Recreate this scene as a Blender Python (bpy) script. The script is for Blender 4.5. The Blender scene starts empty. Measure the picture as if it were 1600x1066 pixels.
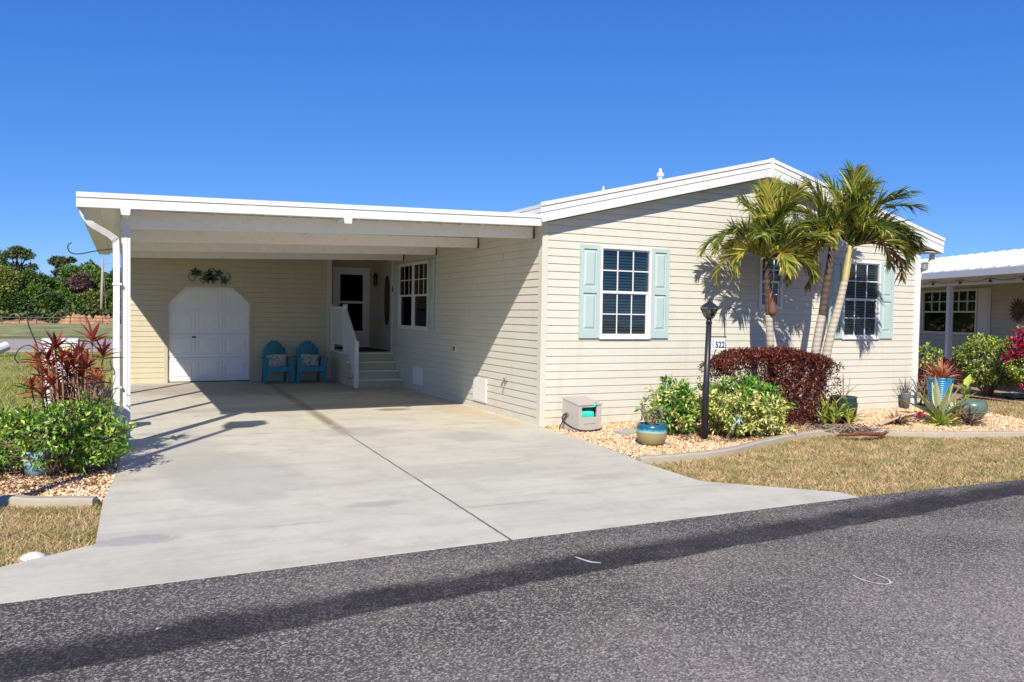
import bpy, bmesh, math, random
import numpy as np
from mathutils import Vector, Matrix
random.seed(7); RNG = np.random.default_rng(11)
R = math.radians
scene = bpy.context.scene
COL = scene.collection

# ------------------------------------------------------------------ materials
def new_mat(name):
    m = bpy.data.materials.new(name); m.use_nodes = True
    nt = m.node_tree; b = nt.nodes['Principled BSDF']
    return m, nt, b
def N(nt, t, **kw):
    n = nt.nodes.new(t)
    for k, v in kw.items():
        if k in n.inputs: n.inputs[k].default_value = v
        else: setattr(n, k, v)
    return n
def ramp(nt, stops, interp='LINEAR'):
    r = nt.nodes.new('ShaderNodeValToRGB'); cr = r.color_ramp; cr.interpolation = interp
    while len(cr.elements) < len(stops): cr.elements.new(0.5)
    for e, (p, c) in zip(cr.elements, stops):
        e.position = p; e.color = (*c, 1)
    return r
def mix(nt, fac, a, b, mode='MIX'):
    n = nt.nodes.new('ShaderNodeMix'); n.data_type = 'RGBA'; n.blend_type = mode
    for sock, v in ((0, fac), (6, a), (7, b)):
        if hasattr(v, 'links') or isinstance(v, bpy.types.NodeSocket): nt.links.new(v, n.inputs[sock])
        elif sock == 0: n.inputs[0].default_value = v
        else: n.inputs[sock].default_value = (*v, 1)
    return n.outputs[2]
def math_n(nt, op, a, b=None, c=None, clamp=False):
    n = nt.nodes.new('ShaderNodeMath'); n.operation = op; n.use_clamp = clamp
    for i, v in enumerate((a, b, c)):
        if v is None: continue
        if isinstance(v, bpy.types.NodeSocket): nt.links.new(v, n.inputs[i])
        else: n.inputs[i].default_value = v
    return n.outputs[0]
def noise(nt, scale, detail=4, rough=.55, vec=None, dist=0, out=0):
    n = nt.nodes.new('ShaderNodeTexNoise'); n.inputs['Scale'].default_value = scale
    n.inputs['Detail'].default_value = detail; n.inputs['Roughness'].default_value = rough
    n.inputs['Distortion'].default_value = dist
    if vec is None: vec = geo(nt)
    nt.links.new(vec, n.inputs['Vector'])
    return n.outputs[out]
def geo(nt):
    for n in nt.nodes:
        if n.bl_idname == 'ShaderNodeNewGeometry': return n.outputs['Position']
    return nt.nodes.new('ShaderNodeNewGeometry').outputs['Position']
def scalev(nt, s, vec=None):
    m = nt.nodes.new('ShaderNodeMapping'); m.inputs['Scale'].default_value = s
    nt.links.new(vec or geo(nt), m.inputs['Vector']); return m.outputs[0]
def bump(nt, b, h, strength=.3, dist=.01):
    n = nt.nodes.new('ShaderNodeBump'); n.inputs['Strength'].default_value = strength
    n.inputs['Distance'].default_value = dist
    nt.links.new(h, n.inputs['Height']); nt.links.new(n.outputs[0], b.inputs['Normal'])
def mrange(nt, v, a, b, c=0., d=1.):
    n = nt.nodes.new('ShaderNodeMapRange'); n.interpolation_type = 'SMOOTHSTEP'
    nt.links.new(v, n.inputs[0])
    for i, x in enumerate((a, b, c, d)): n.inputs[i+1].default_value = x
    return n.outputs[0]

def plain(name, col, rough=.5, var=.08, scale=6, metal=0, spec=None, bmp=0, bscale=60, dirt=None, dirtamt=.35, dscale=2.5):
    m, nt, b = new_mat(name)
    f = noise(nt, scale, 5)
    c = mix(nt, f, tuple(x*(1-var) for x in col), tuple(min(1, x*(1+var)) for x in col))
    if dirt:
        d = mrange(nt, noise(nt, dscale, 8, .65), .5, .78, 0, dirtamt)
        c = mix(nt, d, c, dirt)
    nt.links.new(c, b.inputs['Base Color'])
    b.inputs['Roughness'].default_value = rough; b.inputs['Metallic'].default_value = metal
    if spec is not None: b.inputs['Specular IOR Level'].default_value = spec
    if bmp: bump(nt, b, noise(nt, bscale, 3), bmp, .004)
    return m
def island(name, stops, rough=.55, trans=0, spec=.3, bigvar=None, interp='LINEAR'):
    """colour differs from leaf to leaf / stone to stone"""
    m, nt, b = new_mat(name)
    g = nt.nodes.new('ShaderNodeNewGeometry')
    r = ramp(nt, stops, interp); nt.links.new(g.outputs['Random Per Island'], r.inputs[0])
    c = r.outputs[0]
    if bigvar:
        f = mrange(nt, noise(nt, bigvar[0], 5, .6), .35, .65)
        c = mix(nt, f, c, mix(nt, bigvar[2], c, bigvar[1]))
    nt.links.new(c, b.inputs['Base Color'])
    b.inputs['Roughness'].default_value = rough; b.inputs['Specular IOR Level'].default_value = spec
    if trans:
        t = nt.nodes.new('ShaderNodeBsdfTranslucent'); nt.links.new(c, t.inputs[0])
        ms = nt.nodes.new('ShaderNodeMixShader'); ms.inputs[0].default_value = trans
        out = nt.nodes['Material Output']
        nt.links.new(b.outputs[0], ms.inputs[1]); nt.links.new(t.outputs[0], ms.inputs[2])
        nt.links.new(ms.outputs[0], out.inputs[0])
    return m
def glass_mat(name, tint=(.55, .68, .68), refl=.12, k=1.0):
    m = bpy.data.materials.new(name); m.use_nodes = True; nt = m.node_tree; nt.nodes.clear()
    o = nt.nodes.new('ShaderNodeOutputMaterial'); t = nt.nodes.new('ShaderNodeBsdfTransparent')
    t.inputs[0].default_value = (*tint, 1)
    g = nt.nodes.new('ShaderNodeBsdfGlossy'); g.inputs['Roughness'].default_value = .015
    bn = nt.nodes.new('ShaderNodeBump'); bn.inputs['Strength'].default_value = .35; bn.inputs['Distance'].default_value = .02; nt.links.new(noise(nt, 2.5, 2), bn.inputs['Height']); nt.links.new(bn.outputs[0], g.inputs['Normal'])
    fr = nt.nodes.new('ShaderNodeFresnel'); fr.inputs[0].default_value = 1.5
    f = math_n(nt, 'MULTIPLY_ADD', fr.outputs[0], k, refl, clamp=True)
    ms = nt.nodes.new('ShaderNodeMixShader'); nt.links.new(f, ms.inputs[0])
    nt.links.new(t.outputs[0], ms.inputs[1]); nt.links.new(g.outputs[0], ms.inputs[2]); nt.links.new(ms.outputs[0], o.inputs[0])
    return m

def siding_mat(name, base, dirt=(.36, .30, .2)):
    m, nt, b = new_mat(name)
    s = noise(nt, 1.0, 4, .6, scalev(nt, (1.2, 1.2, 14)))
    c = mix(nt, s, tuple(x*.95 for x in base), tuple(min(1, x*1.04) for x in base))
    streak = mrange(nt, noise(nt, 1.0, 6, .6, scalev(nt, (5, 5, .5))), .50, .75, 0, .16)
    c = mix(nt, streak, c, dirt)
    low = math_n(nt, 'MULTIPLY', mrange(nt, nt.nodes.new('ShaderNodeSeparateXYZ').outputs[2], .0, .32, 1, 0), mrange(nt, noise(nt, 7, 6, .7), .4, .7, .0, .35))
    for n in nt.nodes:
        if n.bl_idname == 'ShaderNodeSeparateXYZ': nt.links.new(geo(nt), n.inputs[0])
    c = mix(nt, low, c, (.42, .30, .17))
    nt.links.new(c, b.inputs['Base Color'])
    b.inputs['Roughness'].default_value = .48
    bump(nt, b, noise(nt, 1.0, 3, .6, scalev(nt, (2.2, 2.2, 9))), .5, .012)
    return m
M = {}
M['siding'] = siding_mat('cream_vinyl_siding', (.58, .56, .475))
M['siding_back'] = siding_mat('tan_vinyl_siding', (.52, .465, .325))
M['nsiding'] = siding_mat('beige_vinyl_siding', (.55, .50, .38))
M['trim_cream'] = plain('cream_trim', (.58, .55, .46), .45, .03, 3)
M['white'] = plain('white_painted_metal', (.66, .65, .63), .4, .03, 3, dirt=(.5, .46, .38), dirtamt=.14)
M['white_beam'] = plain('white_aluminium_beam', (.78, .765, .73), .45, .03, 3, dirt=(.35, .25, .15), dirtamt=.28, dscale=11)
M['vinyl'] = plain('white_vinyl', (.72, .71, .69), .35, .02, 3)
M['door_white'] = plain('white_door_paint', (.78, .77, .76), .4, .03, 3, dirt=(.5, .48, .4), dirtamt=.12)
M['aqua'] = plain('aqua_shutter_paint', (.40, .50, .48), .55, .05, 4, bmp=.06, bscale=90, dirt=(.55, .62, .58), dirtamt=.3)
M['black'] = plain('black_painted_metal', (.018, .019, .024), .42, .2, 12)
M['darkvoid'] = plain('dark_interior', (.012, .013, .015), .9, .1)
M['room_dark'] = plain('dark_room_backing', (.03, .035, .045), .9, .15)  # near-black colour stands in for the unlit rooms behind the windows
M['blind'] = plain('window_blind', (.30, .42, .42), .6, .05)
M['glass'] = glass_mat('window_glass', (.50, .66, .68), .05, .8)
M['glass_dark'] = glass_mat('dark_screen_glass', (.10, .10, .11), .0, .12)
M['lamp_glass'] = glass_mat('lantern_glass', (.95, .95, .93), .03)
M['roof_white'] = plain('white_roof', (.58, .57, .56), .45, .04, 1.0, dirt=(.5, .5, .5), dirtamt=.2)
M['soffit'] = plain('soffit', (.7, .68, .62), .6, .03)
M['chair'] = plain('turquoise_resin', (.0, .19, .27), .42, .06, 3)
M['deckmat'] = plain('dark_door_mat', (.035, .03, .028), .95, .3, 40)
M['tread'] = plain('white_step_tread', (.74, .73, .70), .5, .05, 6, dirt=(.4, .35, .28), dirtamt=.3)
M['sheet_green'] = plain('dark_green_metal_leaf', (.012, .045, .032), .5, .3, 20)
M['bronze'] = plain('brown_metal', (.09, .045, .025), .55, .3, 15)
M['hosebox'] = plain('beige_grey_resin', (.46, .42, .37), .55, .05, 6, dirt=(.35, .3, .25), dirtamt=.2)
M['teal'] = plain('teal_hose', (.02, .55, .45), .35, .1, 12)
M['rubber'] = plain('black_rubber', (.02, .02, .02), .5, .2)
M['stonegrey'] = plain('grey_paver', (.42, .40, .36), .85, .12, 9, bmp=.3, bscale=30)
M['rock'] = plain('white_stone', (.72, .71, .67), .7, .06, 8, bmp=.2, bscale=20)
M['wood_tan'] = plain('dead_stalk', (.50, .35, .2), .8, .2, 20)
M['bark_red'] = plain('red_brown_palm_sheath', (.20, .075, .045), .8, .5, 26)
M['twig'] = plain('grey_brown_twig', (.22, .15, .10), .9, .3, 20)
M['twig_tan'] = island('dry_twigs', [(0, (.20, .11, .07)), (.5, (.34, .22, .15)), (1, (.50, .37, .27))], .8)
M['soil'] = plain('potting_soil', (.05, .035, .025), .95, .3, 20)
M['pot_green'] = plain('sage_glazed_pot', (.10, .16, .13), .3, .15, 6)
M['pot_grey'] = plain('grey_pot', (.16, .18, .19), .6, .1, 6)
M['pot_dark'] = plain('dark_teal_pot', (.02, .045, .045), .22, .2, 6)
M['pot_blue'] = plain('blue_ribbed_pot', (.03, .22, .42), .3, .25, 8)
M['pot_paleblue'] = plain('pale_blue_pot', (.25, .42, .48), .4, .15, 8)
M['pole_wood'] = plain('weathered_pole', (.33, .29, .24), .9, .15, 3)
M['fence_brown'] = plain('brown_fence', (.12, .085, .065), .9, .2, 3)
M['pillow'] = None
m, nt, b = new_mat('patterned_pillow_cloth')
v = nt.nodes.new('ShaderNodeTexVoronoi'); v.inputs['Scale'].default_value = 16; nt.links.new(geo(nt), v.inputs['Vector'])
c = mix(nt, mrange(nt, v.outputs['Distance'], .25, .4), (.12, .15, .12), (.45, .45, .40)); nt.links.new(c, b.inputs['Base Color']); b.inputs['Roughness'].default_value = .9
M['pillow'] = m
# pot with a dripped glaze
m, nt, b = new_mat('olive_pot_with_blue_glaze_rim')
sx = nt.nodes.new('ShaderNodeSeparateXYZ'); nt.links.new(geo(nt), sx.inputs[0])
zz = math_n(nt, 'ADD', sx.outputs[2], math_n(nt, 'MULTIPLY', noise(nt, 22, 4, .6, scalev(nt, (1, 1, .12))), .07))
rr = ramp(nt, [(0, (.30, .25, .11)), (.625, (.32, .27, .13)), (.66, (.28, .58, .55)), (.74, (.06, .30, .36)), (.84, (.015, .085, .16)), (1, (.02, .12, .18))])
nt.links.new(mrange(nt, zz, 0, .34), rr.inputs[0]); nt.links.new(rr.outputs[0], b.inputs['Base Color']); b.inputs['Roughness'].default_value = .25
M['pot_glaze'] = m

# ---- ground materials
def concrete():
    m, nt, b = new_mat('driveway_concrete')
    p = geo(nt); sx = nt.nodes.new('ShaderNodeSeparateXYZ'); nt.links.new(p, sx.inputs[0]); X, Y = sx.outputs[0], sx.outputs[1]
    c = mix(nt, mrange(nt, noise(nt, .55, 8, .6, scalev(nt, (1, 1.6, 1))), .3, .7), (.52, .49, .395), (.61, .58, .47))
    c = mix(nt, mrange(nt, noise(nt, 2.6, 9, .7), .45, .70, 0, .55), c, (.36, .33, .265))
    c = mix(nt, mrange(nt, noise(nt, 1.0, 7, .65, scalev(nt, (.5, 3.5, 1))), .46, .68, 0, .5), c, (.40, .37, .30))
    c = mix(nt, mrange(nt, noise(nt, 90, 3, .6), .35, .65, 0, .5), c, mix(nt, .5, c, (.68, .65, .53)))
    c = mix(nt, mrange(nt, noise(nt, 1.0, 5, .7, scalev(nt, (1.5, 70, 1))), .4, .62, 0, .16), c, (.36, .34, .28))
    c = mix(nt, mrange(nt, noise(nt, 7, 9, .8), .60, .72, 0, .4), c, (.33, .30, .25))
    fine = noise(nt, 260, 2, .5)
    c = mix(nt, mrange(nt, fine, .58, .7, 0, .35), c, (.25, .24, .22))
    # narrow joint x ~ -2.9
    jx = math_n(nt, 'ABSOLUTE', math_n(nt, 'SUBTRACT', X, math_n(nt, 'ADD', math_n(nt, 'MULTIPLY', Y, .03), math_n(nt, 'ADD', -2.875, math_n(nt, 'MULTIPLY', noise(nt, 6, 4), .02)))))
    j = math_n(nt, 'MULTIPLY', mrange(nt, jx, .004, .016, 1, 0), mrange(nt, Y, .6, -.3, .25, .9))
    # rusty wet streak along the joint under the carport
    st = math_n(nt, 'MULTIPLY', mrange(nt, jx, .03, .15, .8, 0), mrange(nt, Y, -.2, .5, 0, 1))
    st = math_n(nt, 'MULTIPLY', st, mrange(nt, noise(nt, 3, 5, .6), .3, .6, .35, 1))
    c = mix(nt, st, c, (.22, .17, .11))
    c = mix(nt, j, c, (.07, .065, .06))
    for yj, w, a in ((-4.32, .012, .5), (.55, .05, .30), (3.35, .05, .28), (-1.75, .02, .14)):
        d = math_n(nt, 'ABSOLUTE', math_n(nt, 'SUBTRACT', math_n(nt, 'ADD', Y, math_n(nt, 'MULTIPLY', noise(nt, 1.4, 4), .12)), yj+.06))
        c = mix(nt, math_n(nt, 'MULTIPLY', mrange(nt, d, w*.3, w*1.6, 1, 0), mrange(nt, noise(nt, 1.3, 4), .4, .6, 0, a)), c, (.24, .225, .2))
    # stain blotches
    def blob(cx, cy, rx, ry, col, amt, c, sc=4):
        dx = math_n(nt, 'DIVIDE', math_n(nt, 'SUBTRACT', X, cx), rx); dy = math_n(nt, 'DIVIDE', math_n(nt, 'SUBTRACT', Y, cy), ry)
        d = math_n(nt, 'ADD', math_n(nt, 'MULTIPLY', dx, dx), math_n(nt, 'MULTIPLY', dy, dy))
        d = math_n(nt, 'ADD', d, math_n(nt, 'MULTIPLY', math_n(nt, 'SUBTRACT', noise(nt, sc, 7, .7), .5), 2.6))
        return mix(nt, mrange(nt, d, .3, 1.1, amt, 0), c, col)
    c = blob(-1.45, 2.62, .34, .2, (.24, .185, .11), .85, c, 6)
    c = blob(-.42, 2.3, .45, 1.0, (.50, .38, .24), .6, c)
    c = blob(-.25, .9, .2, .9, (.5, .37, .23), .5, c)
    c = blob(-1.35, -.6, .5, .5, (.36, .34, .31), .5, c)
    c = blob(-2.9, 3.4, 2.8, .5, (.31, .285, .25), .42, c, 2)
    c = blob(-2.6, .3, .7, .5, (.36, .335, .30), .5, c, 2)
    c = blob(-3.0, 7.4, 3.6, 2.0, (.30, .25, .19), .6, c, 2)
    c = blob(-5.5, -4.35, .35, .15, (.30, .29, .27), .6, c, 5)
    c = blob(-4.6, -2.2, .8, 1.6, (.39, .375, .34), .5, c, 2)
    c = blob(-2.2, -2.9, .9, .35, (.40, .38, .32), .5, c, 3)
    c = blob(-3.6, -3.9, .35, .12, (.33, .31, .27), .5, c, 6)
    c = blob(-1.1, -3.6, .5, .15, (.38, .36, .31), .5, c, 5)
    c = blob(-4.9, -.6, .5, 2.2, (.40, .385, .33), .45, c, 3)
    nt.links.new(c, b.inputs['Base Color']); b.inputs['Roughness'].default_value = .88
    bump(nt, b, noise(nt, 120, 4, .6), .25, .003)
    return m
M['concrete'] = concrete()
M['chalk'] = plain('chalk', (.5, .48, .46), .9, .2, 40)
M['curb'] = plain('edging_concrete', (.40, .35, .27), .9, .1, 7, bmp=.3, bscale=60, dirt=(.28, .24, .18), dirtamt=.5, dscale=4)
def asphalt():
    m, nt, b = new_mat('asphalt')
    p = geo(nt); sx = nt.nodes.new('ShaderNodeSeparateXYZ'); nt.links.new(p, sx.inputs[0]); X, Y = sx.outputs[0], sx.outputs[1]
    base = mix(nt, mrange(nt, noise(nt, .55, 7, .6), .35, .66), (.073, .064, .054), (.19, .166, .135))
    base = mix(nt, mrange(nt, noise(nt, 2.2, 8, .7), .52, .72, 0, .5), base, (.06, .056, .054))
    base = mix(nt, mrange(nt, X, -3.2, -5.2, 0, .5), base, (.05, .045, .042))
    # worn greyer surface further out from the driveway
    base = mix(nt, mrange(nt, math_n(nt, 'SUBTRACT', Y, math_n(nt, 'MULTIPLY', X, .12)), -6.2, -8.2, 0, .75), base, (.275, .245, .218))
    edge = mrange(nt, Y, -5.34, -5.62, .55, 0); base = mix(nt, edge, base, (.06, .056, .055))
    yc = math_n(nt, 'ADD', math_n(nt, 'MULTIPLY', X, .085), -5.80)
    yc = math_n(nt, 'ADD', yc, math_n(nt, 'MULTIPLY', math_n(nt, 'SUBTRACT', noise(nt, .8, 3), .5), .25))
    d = math_n(nt, 'SUBTRACT', yc, Y)     # positive on the far side from the driveway: that edge of the sealed strip is crisp
    e_ = math_n(nt, 'ADD', d, math_n(nt, 'MULTIPLY', math_n(nt, 'SUBTRACT', noise(nt, 7, 7, .7), .5), .12))
    lo = mrange(nt, e_, .16, .21, 1, 0); hi = mrange(nt, e_, -.30, -.08, 0, 1)
    band = math_n(nt, 'MULTIPLY', math_n(nt, 'MULTIPLY', lo, hi), mrange(nt, noise(nt, 1.6, 6, .7), .25, .6, .70, .97))
    base = mix(nt, band, base, (.019, .017, .018))
    tr = math_n(nt, 'MULTIPLY', mrange(nt, noise(nt, 1.0, 4, .6, scalev(nt, (.35, 22, 1))), .52, .66, 0, .5), mrange(nt, Y, -5.9, -5.6)); base = mix(nt, tr, base, (.035, .031, .031))
    # second dark patch right
    yc2 = math_n(nt, 'ADD', math_n(nt, 'MULTIPLY', X, -.55), -6.6)
    d2 = math_n(nt, 'ABSOLUTE', math_n(nt, 'SUBTRACT', Y, yc2))
    band2 = mrange(nt, math_n(nt, 'ADD', d2, math_n(nt, 'MULTIPLY', noise(nt, 3, 5), .5)), .2, .8, .45, 0)
    base = mix(nt, band2, base, (.055, .051, .050))
    # aggregate
    v = nt.nodes.new('ShaderNodeTexVoronoi'); v.inputs['Scale'].default_value = 105; nt.links.new(p, v.inputs['Vector'])
    vs = nt.nodes.new('ShaderNodeSeparateColor'); nt.links.new(v.outputs['Color'], vs.inputs[0])
    agg = mrange(nt, vs.outputs[0], .5, .95, 0, .72)
    agg = math_n(nt, 'MULTIPLY', agg, math_n(nt, 'SUBTRACT', 1.0, math_n(nt, 'MULTIPLY', band, .85)))
    base = mix(nt, agg, base, mix(nt, .8, base, (.57, .52, .43)))
    dk = mrange(nt, vs.outputs[1], .35, 0, 0, .7)
    base = mix(nt, dk, base, (.02, .019, .02))
    pit = mrange(nt, noise(nt, 34, 4, .7), .66, .74, 0, .8); base = mix(nt, pit, base, (.03, .028, .028))
    pale = mrange(nt, noise(nt, 5, 8, .75), .60, .75, 0, .5); pale = math_n(nt, 'MULTIPLY', pale, mrange(nt, Y, -6.3, -7.4)); base = mix(nt, pale, base, (.42, .38, .34))
    sp = math_n(nt, 'MULTIPLY', mrange(nt, vs.outputs[2], .94, .97), mrange(nt, v.outputs['Distance'], .35, .2, 0, 1))
    base = mix(nt, sp, base, (.60, .56, .51))
    chip = math_n(nt, 'MULTIPLY', mrange(nt, noise(nt, 13, 3, .6), .70, .735), mrange(nt, noise(nt, 1.7, 3), .48, .6)); base = mix(nt, chip, base, (.55, .50, .45))
    div = mrange(nt, noise(nt, 1.0, 3, .6, scalev(nt, (7, 11, 1))), .70, .74, 0, .85); base = mix(nt, div, base, (.022, .02, .02))
    nt.links.new(base, b.inputs['Base Color']); b.inputs['Roughness'].default_value = .85; b.inputs['Specular IOR Level'].default_value = .3
    bump(nt, b, v.outputs['Distance'], .6, .006)
    return m
M['asphalt'] = asphalt()
def lawn_mat():
    m, nt, b = new_mat('dry_lawn')
    sx = nt.nodes.new('ShaderNodeSeparateXYZ'); nt.links.new(geo(nt), sx.inputs[0])
    dry = mix(nt, mrange(nt, noise(nt, 28, 6, .75), .35, .65), (.20, .14, .06), (.48, .35, .18))
    grn = mix(nt, mrange(nt, noise(nt, 14, 6, .75), .35, .65), (.09, .11, .025), (.28, .30, .08))
    far = mrange(nt, sx.outputs[1], -1, 4, 0, .62)
    f = math_n(nt, 'ADD', mrange(nt, noise(nt, 1.1, 6, .7), .45, .68), far, clamp=True)
    f = math_n(nt, 'SUBTRACT', f, mrange(nt, noise(nt, .25, 4, .6, scalev(nt, (1, .5, 1))), .52, .7, 0, .55), clamp=True)
    c = mix(nt, f, dry, grn)
    nt.links.new(c, b.inputs['Base Color']); b.inputs['Roughness'].default_value = .95; b.inputs['Specular IOR Level'].default_value = .1
    bump(nt, b, noise(nt, 45, 5, .7), .9, .02)
    return m
M['lawn'] = lawn_mat()
def gravel_bed():
    m, nt, b = new_mat('river_stone_bed')
    v = nt.nodes.new('ShaderNodeTexVoronoi'); v.inputs['Scale'].default_value = 38; nt.links.new(geo(nt), v.inputs['Vector'])
    s = nt.nodes.new('ShaderNodeSeparateColor'); nt.links.new(v.outputs['Color'], s.inputs[0])
    r = ramp(nt, [(0, (.34, .19, .09)), (.4, (.62, .42, .22)), (1, (.78, .62, .42))]); nt.links.new(s.outputs[0], r.inputs[0])
    c = mix(nt, mrange(nt, v.outputs['Distance'], .3, .6), r.outputs[0], (.28, .17, .09))
    nt.links.new(c, b.inputs['Base Color']); b.inputs['Roughness'].default_value = .8
    bump(nt, b, v.outputs['Distance'], -1.0, .02)
    return m
M['gravelbed'] = gravel_bed()
M['stones'] = island('river_stones', [(0, (.34, .17, .08)), (.15, (.56, .33, .16)), (.4, (.76, .50, .28)), (.65, (.82, .60, .37)), (.85, (.86, .72, .52)), (1, (.62, .50, .38))], .6)
M['litter'] = island('leaf_litter', [(0, (0.078, 0.039, 0.026)), (.5, (0.234, 0.117, 0.065)), (1, (0.442, 0.260, 0.156))], .9)
M['blades_dry'] = island('dry_grass_blades', [(0, (.24, .17, .06)), (.25, (.46, .34, .14)), (.5, (.70, .50, .26)), (.8, (.84, .63, .38)), (1, (.88, .70, .48))], .8, trans=.3, bigvar=(3.2, (.26, .27, .07), .6))
M['blades_green'] = island('green_grass_blades', [(0, (.12, .17, .03)), (.5, (.28, .36, .07)), (.8, (.44, .46, .13)), (1, (.6, .5, .24))], .8, trans=.3, bigvar=(.5, (.5, .42, .2), .6))
M['palmleaf'] = island('palm_leaflets', [(0, (.03, .065, .012)), (.35, (.085, .15, .022)), (.62, (.18, .26, .035)), (.82, (.34, .40, .05)), (.93, (.52, .46, .08)), (1, (.36, .18, .06))], .33, trans=.28, spec=.6)
M['palmyellow'] = island('yellowing_palm_leaflets', [(0, (.08, .13, .02)), (.4, (.26, .30, .045)), (.75, (.50, .47, .07)), (.92, (.60, .44, .09)), (1, (.38, .18, .06))], .35, trans=.28, spec=.5)
M['palmdead'] = island('dead_palm_leaflets', [(0, (.10, .04, .03)), (.5, (.22, .09, .05)), (.8, (.36, .22, .1)), (1, (.42, .36, .12))], .7, trans=.15)
M['rachis'] = plain('palm_rachis', (.30, .32, .08), .5, .2)
def trunk_mat(name, base, dark, sc=26):
    m, nt, b = new_mat(name)
    w = nt.nodes.new('ShaderNodeTexWave'); w.bands_direction = 'Z'; w.inputs['Scale'].default_value = sc/6.28*1.0; w.inputs['Distortion'].default_value = 2.2
    w.inputs['Detail'].default_value = 3; nt.links.new(geo(nt), w.inputs['Vector'])
    c = mix(nt, mrange(nt, w.outputs['Fac'], .2, .6), dark, base)
    c = mix(nt, mrange(nt, noise(nt, 18, 6, .7), .45, .7, 0, .5), c, dark)
    nt.links.new(c, b.inputs['Base Color']); b.inputs['Roughness'].default_value = .85
    bump(nt, b, w.outputs['Fac'], .2, .005)
    return m
M['trunk'] = trunk_mat('grey_ringed_palm_trunk', (.46, .41, .34), (.33, .28, .22))
M['trunk_brown'] = trunk_mat('brown_palm_trunk', (.10, .066, .05), (.06, .04, .03), 20)
M['shaft'] = plain('yellow_green_crown_shaft', (.42, .36, .15), .4, .25, 7)
M['bark'] = plain('tree_bark', (.20, .17, .14), .95, .25, 4)
M['ixora'] = island('green_shrub_leaves', [(0, (0.051, 0.102, 0.017)), (.35, (0.119, 0.255, 0.031)), (.7, (0.238, 0.442, 0.051)), (.93, (0.408, 0.612, 0.102)), (.97, (0.850, 0.765, 0.085)), (1, (0.900, 0.765, 0.085))], .35, trans=.25, spec=.5)
M['redhedge'] = island('red_hedge_leaves', [(0, (.035, .010, .010)), (.4, (.095, .020, .016)), (.75, (.19, .038, .022)), (.95, (.32, .085, .045)), (1, (.30, .22, .06))], .4, trans=.2, spec=.4)
M['sgreen'] = island('bright_green_umbrella_leaves', [(0, (0.048, 0.128, 0.019)), (.5, (0.128, 0.320, 0.032)), (1, (0.272, 0.528, 0.080))], .3, trans=.25, spec=.5)
M['svar'] = island('cream_variegated_leaves', [(0, (0.081, 0.162, 0.027)), (.25, (0.216, 0.324, 0.068)), (.5, (0.608, 0.648, 0.189)), (.85, (0.891, 0.837, 0.351)), (1, (0.837, 0.608, 0.068))], .35, trans=.25, spec=.5)
M['cordy'] = island('red_cordyline_leaves', [(0, (.09, .02, .018)), (.3, (.28, .04, .03)), (.6, (.48, .09, .045)), (.85, (.66, .24, .10)), (.95, (.65, .36, .12)), (1, (.6, .12, .14))], .4, trans=.4, spec=.4)
M['croton'] = island('yellow_green_strap_leaves', [(0, (0.112, 0.213, 0.025)), (.5, (0.350, 0.450, 0.062)), (.8, (0.650, 0.650, 0.150)), (1, (0.725, 0.450, 0.062))], .35, trans=.2, spec=.5)
M['orangebrom'] = island('orange_bromeliad_leaves', [(0, (0.312, 0.084, 0.042)), (.5, (0.540, 0.204, 0.108)), (.9, (0.624, 0.360, 0.216)), (1, (0.420, 0.384, 0.120))], .45, trans=.25)
M['driedbrom'] = island('dry_grey_bromeliad_leaves', [(0, (0.070, 0.042, 0.042)), (.5, (0.224, 0.140, 0.112)), (1, (0.504, 0.392, 0.280))], .7, trans=.1)
M['pinkflower'] = island('magenta_flowers', [(0, (.20, .006, .04)), (.5, (.46, .012, .08)), (1, (.64, .05, .18))], .6, trans=.2)
M['darkred'] = island('dark_red_shrub_leaves', [(0, (0.026, 0.005, 0.008)), (1, (0.143, 0.019, 0.033))], .5, trans=.1)
M['nhedge'] = island('neighbour_shrub_leaves', [(0, (0.080, 0.140, 0.030)), (.5, (0.260, 0.380, 0.060)), (.85, (0.600, 0.720, 0.120)), (1, (0.500, 0.300, 0.160))], .4, trans=.25, spec=.4)
M['greyplant'] = island('grey_spiky_leaves', [(0, (.03, .03, .035)), (1, (.12, .12, .13))], .6)
M['succ'] = island('desert_rose_leaves', [(0, (0.098, 0.140, 0.070)), (1, (0.308, 0.364, 0.168))], .5, trans=.2)
FOREST = []
for i, (a, bb) in enumerate((((.02, .05, .01), (.12, .20, .04)), ((.04, .09, .015), (.20, .30, .06)), ((.07, .10, .02), (.30, .32, .07)), ((.05, .08, .03), (.15, .19, .07)), ((.09, .055, .05), (.24, .16, .13)))):
    FOREST.append(island('forest_leaves_%s' % ('deep', 'mid', 'yellowish', 'olive', 'bare')[i], [(0, a), (1, bb)], .6, trans=.15, spec=.2))
def dirt():
    m, nt, b = new_mat('orange_dirt')
    c = mix(nt, mrange(nt, noise(nt, .8, 8, .7), .35, .65), (.30, .14, .08), (.55, .30, .17)); nt.links.new(c, b.inputs['Base Color'])
    b.inputs['Roughness'].default_value = .95; bump(nt, b, noise(nt, 1.5, 6, .7), 1, .4); return m
M['dirt'] = dirt()
M['farroad'] = plain('far_road', (.34, .30, .27), .9, .12, .3, dirt=(.12, .11, .11), dirtamt=.6, dscale=.15)
M['farsand'] = plain('sandy_verge', (.40, .34, .22), .95, .2, .3)
def fargrass():
    m, nt, b = new_mat('far_grass')
    c = mix(nt, mrange(nt, noise(nt, .35, 8, .7, scalev(nt, (1, .25, 1))), .4, .65), (.16, .19, .05), (.36, .32, .14)); nt.links.new(c, b.inputs['Base Color'])
    b.inputs['Roughness'].default_value = .95; return m
M['fargrass'] = fargrass()
M['sign'] = plain('white_sign_plate', (.72, .78, .80), .4, .03)
M['signblack'] = plain('black_lettering', (.01, .01, .015), .5, .05)
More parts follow.
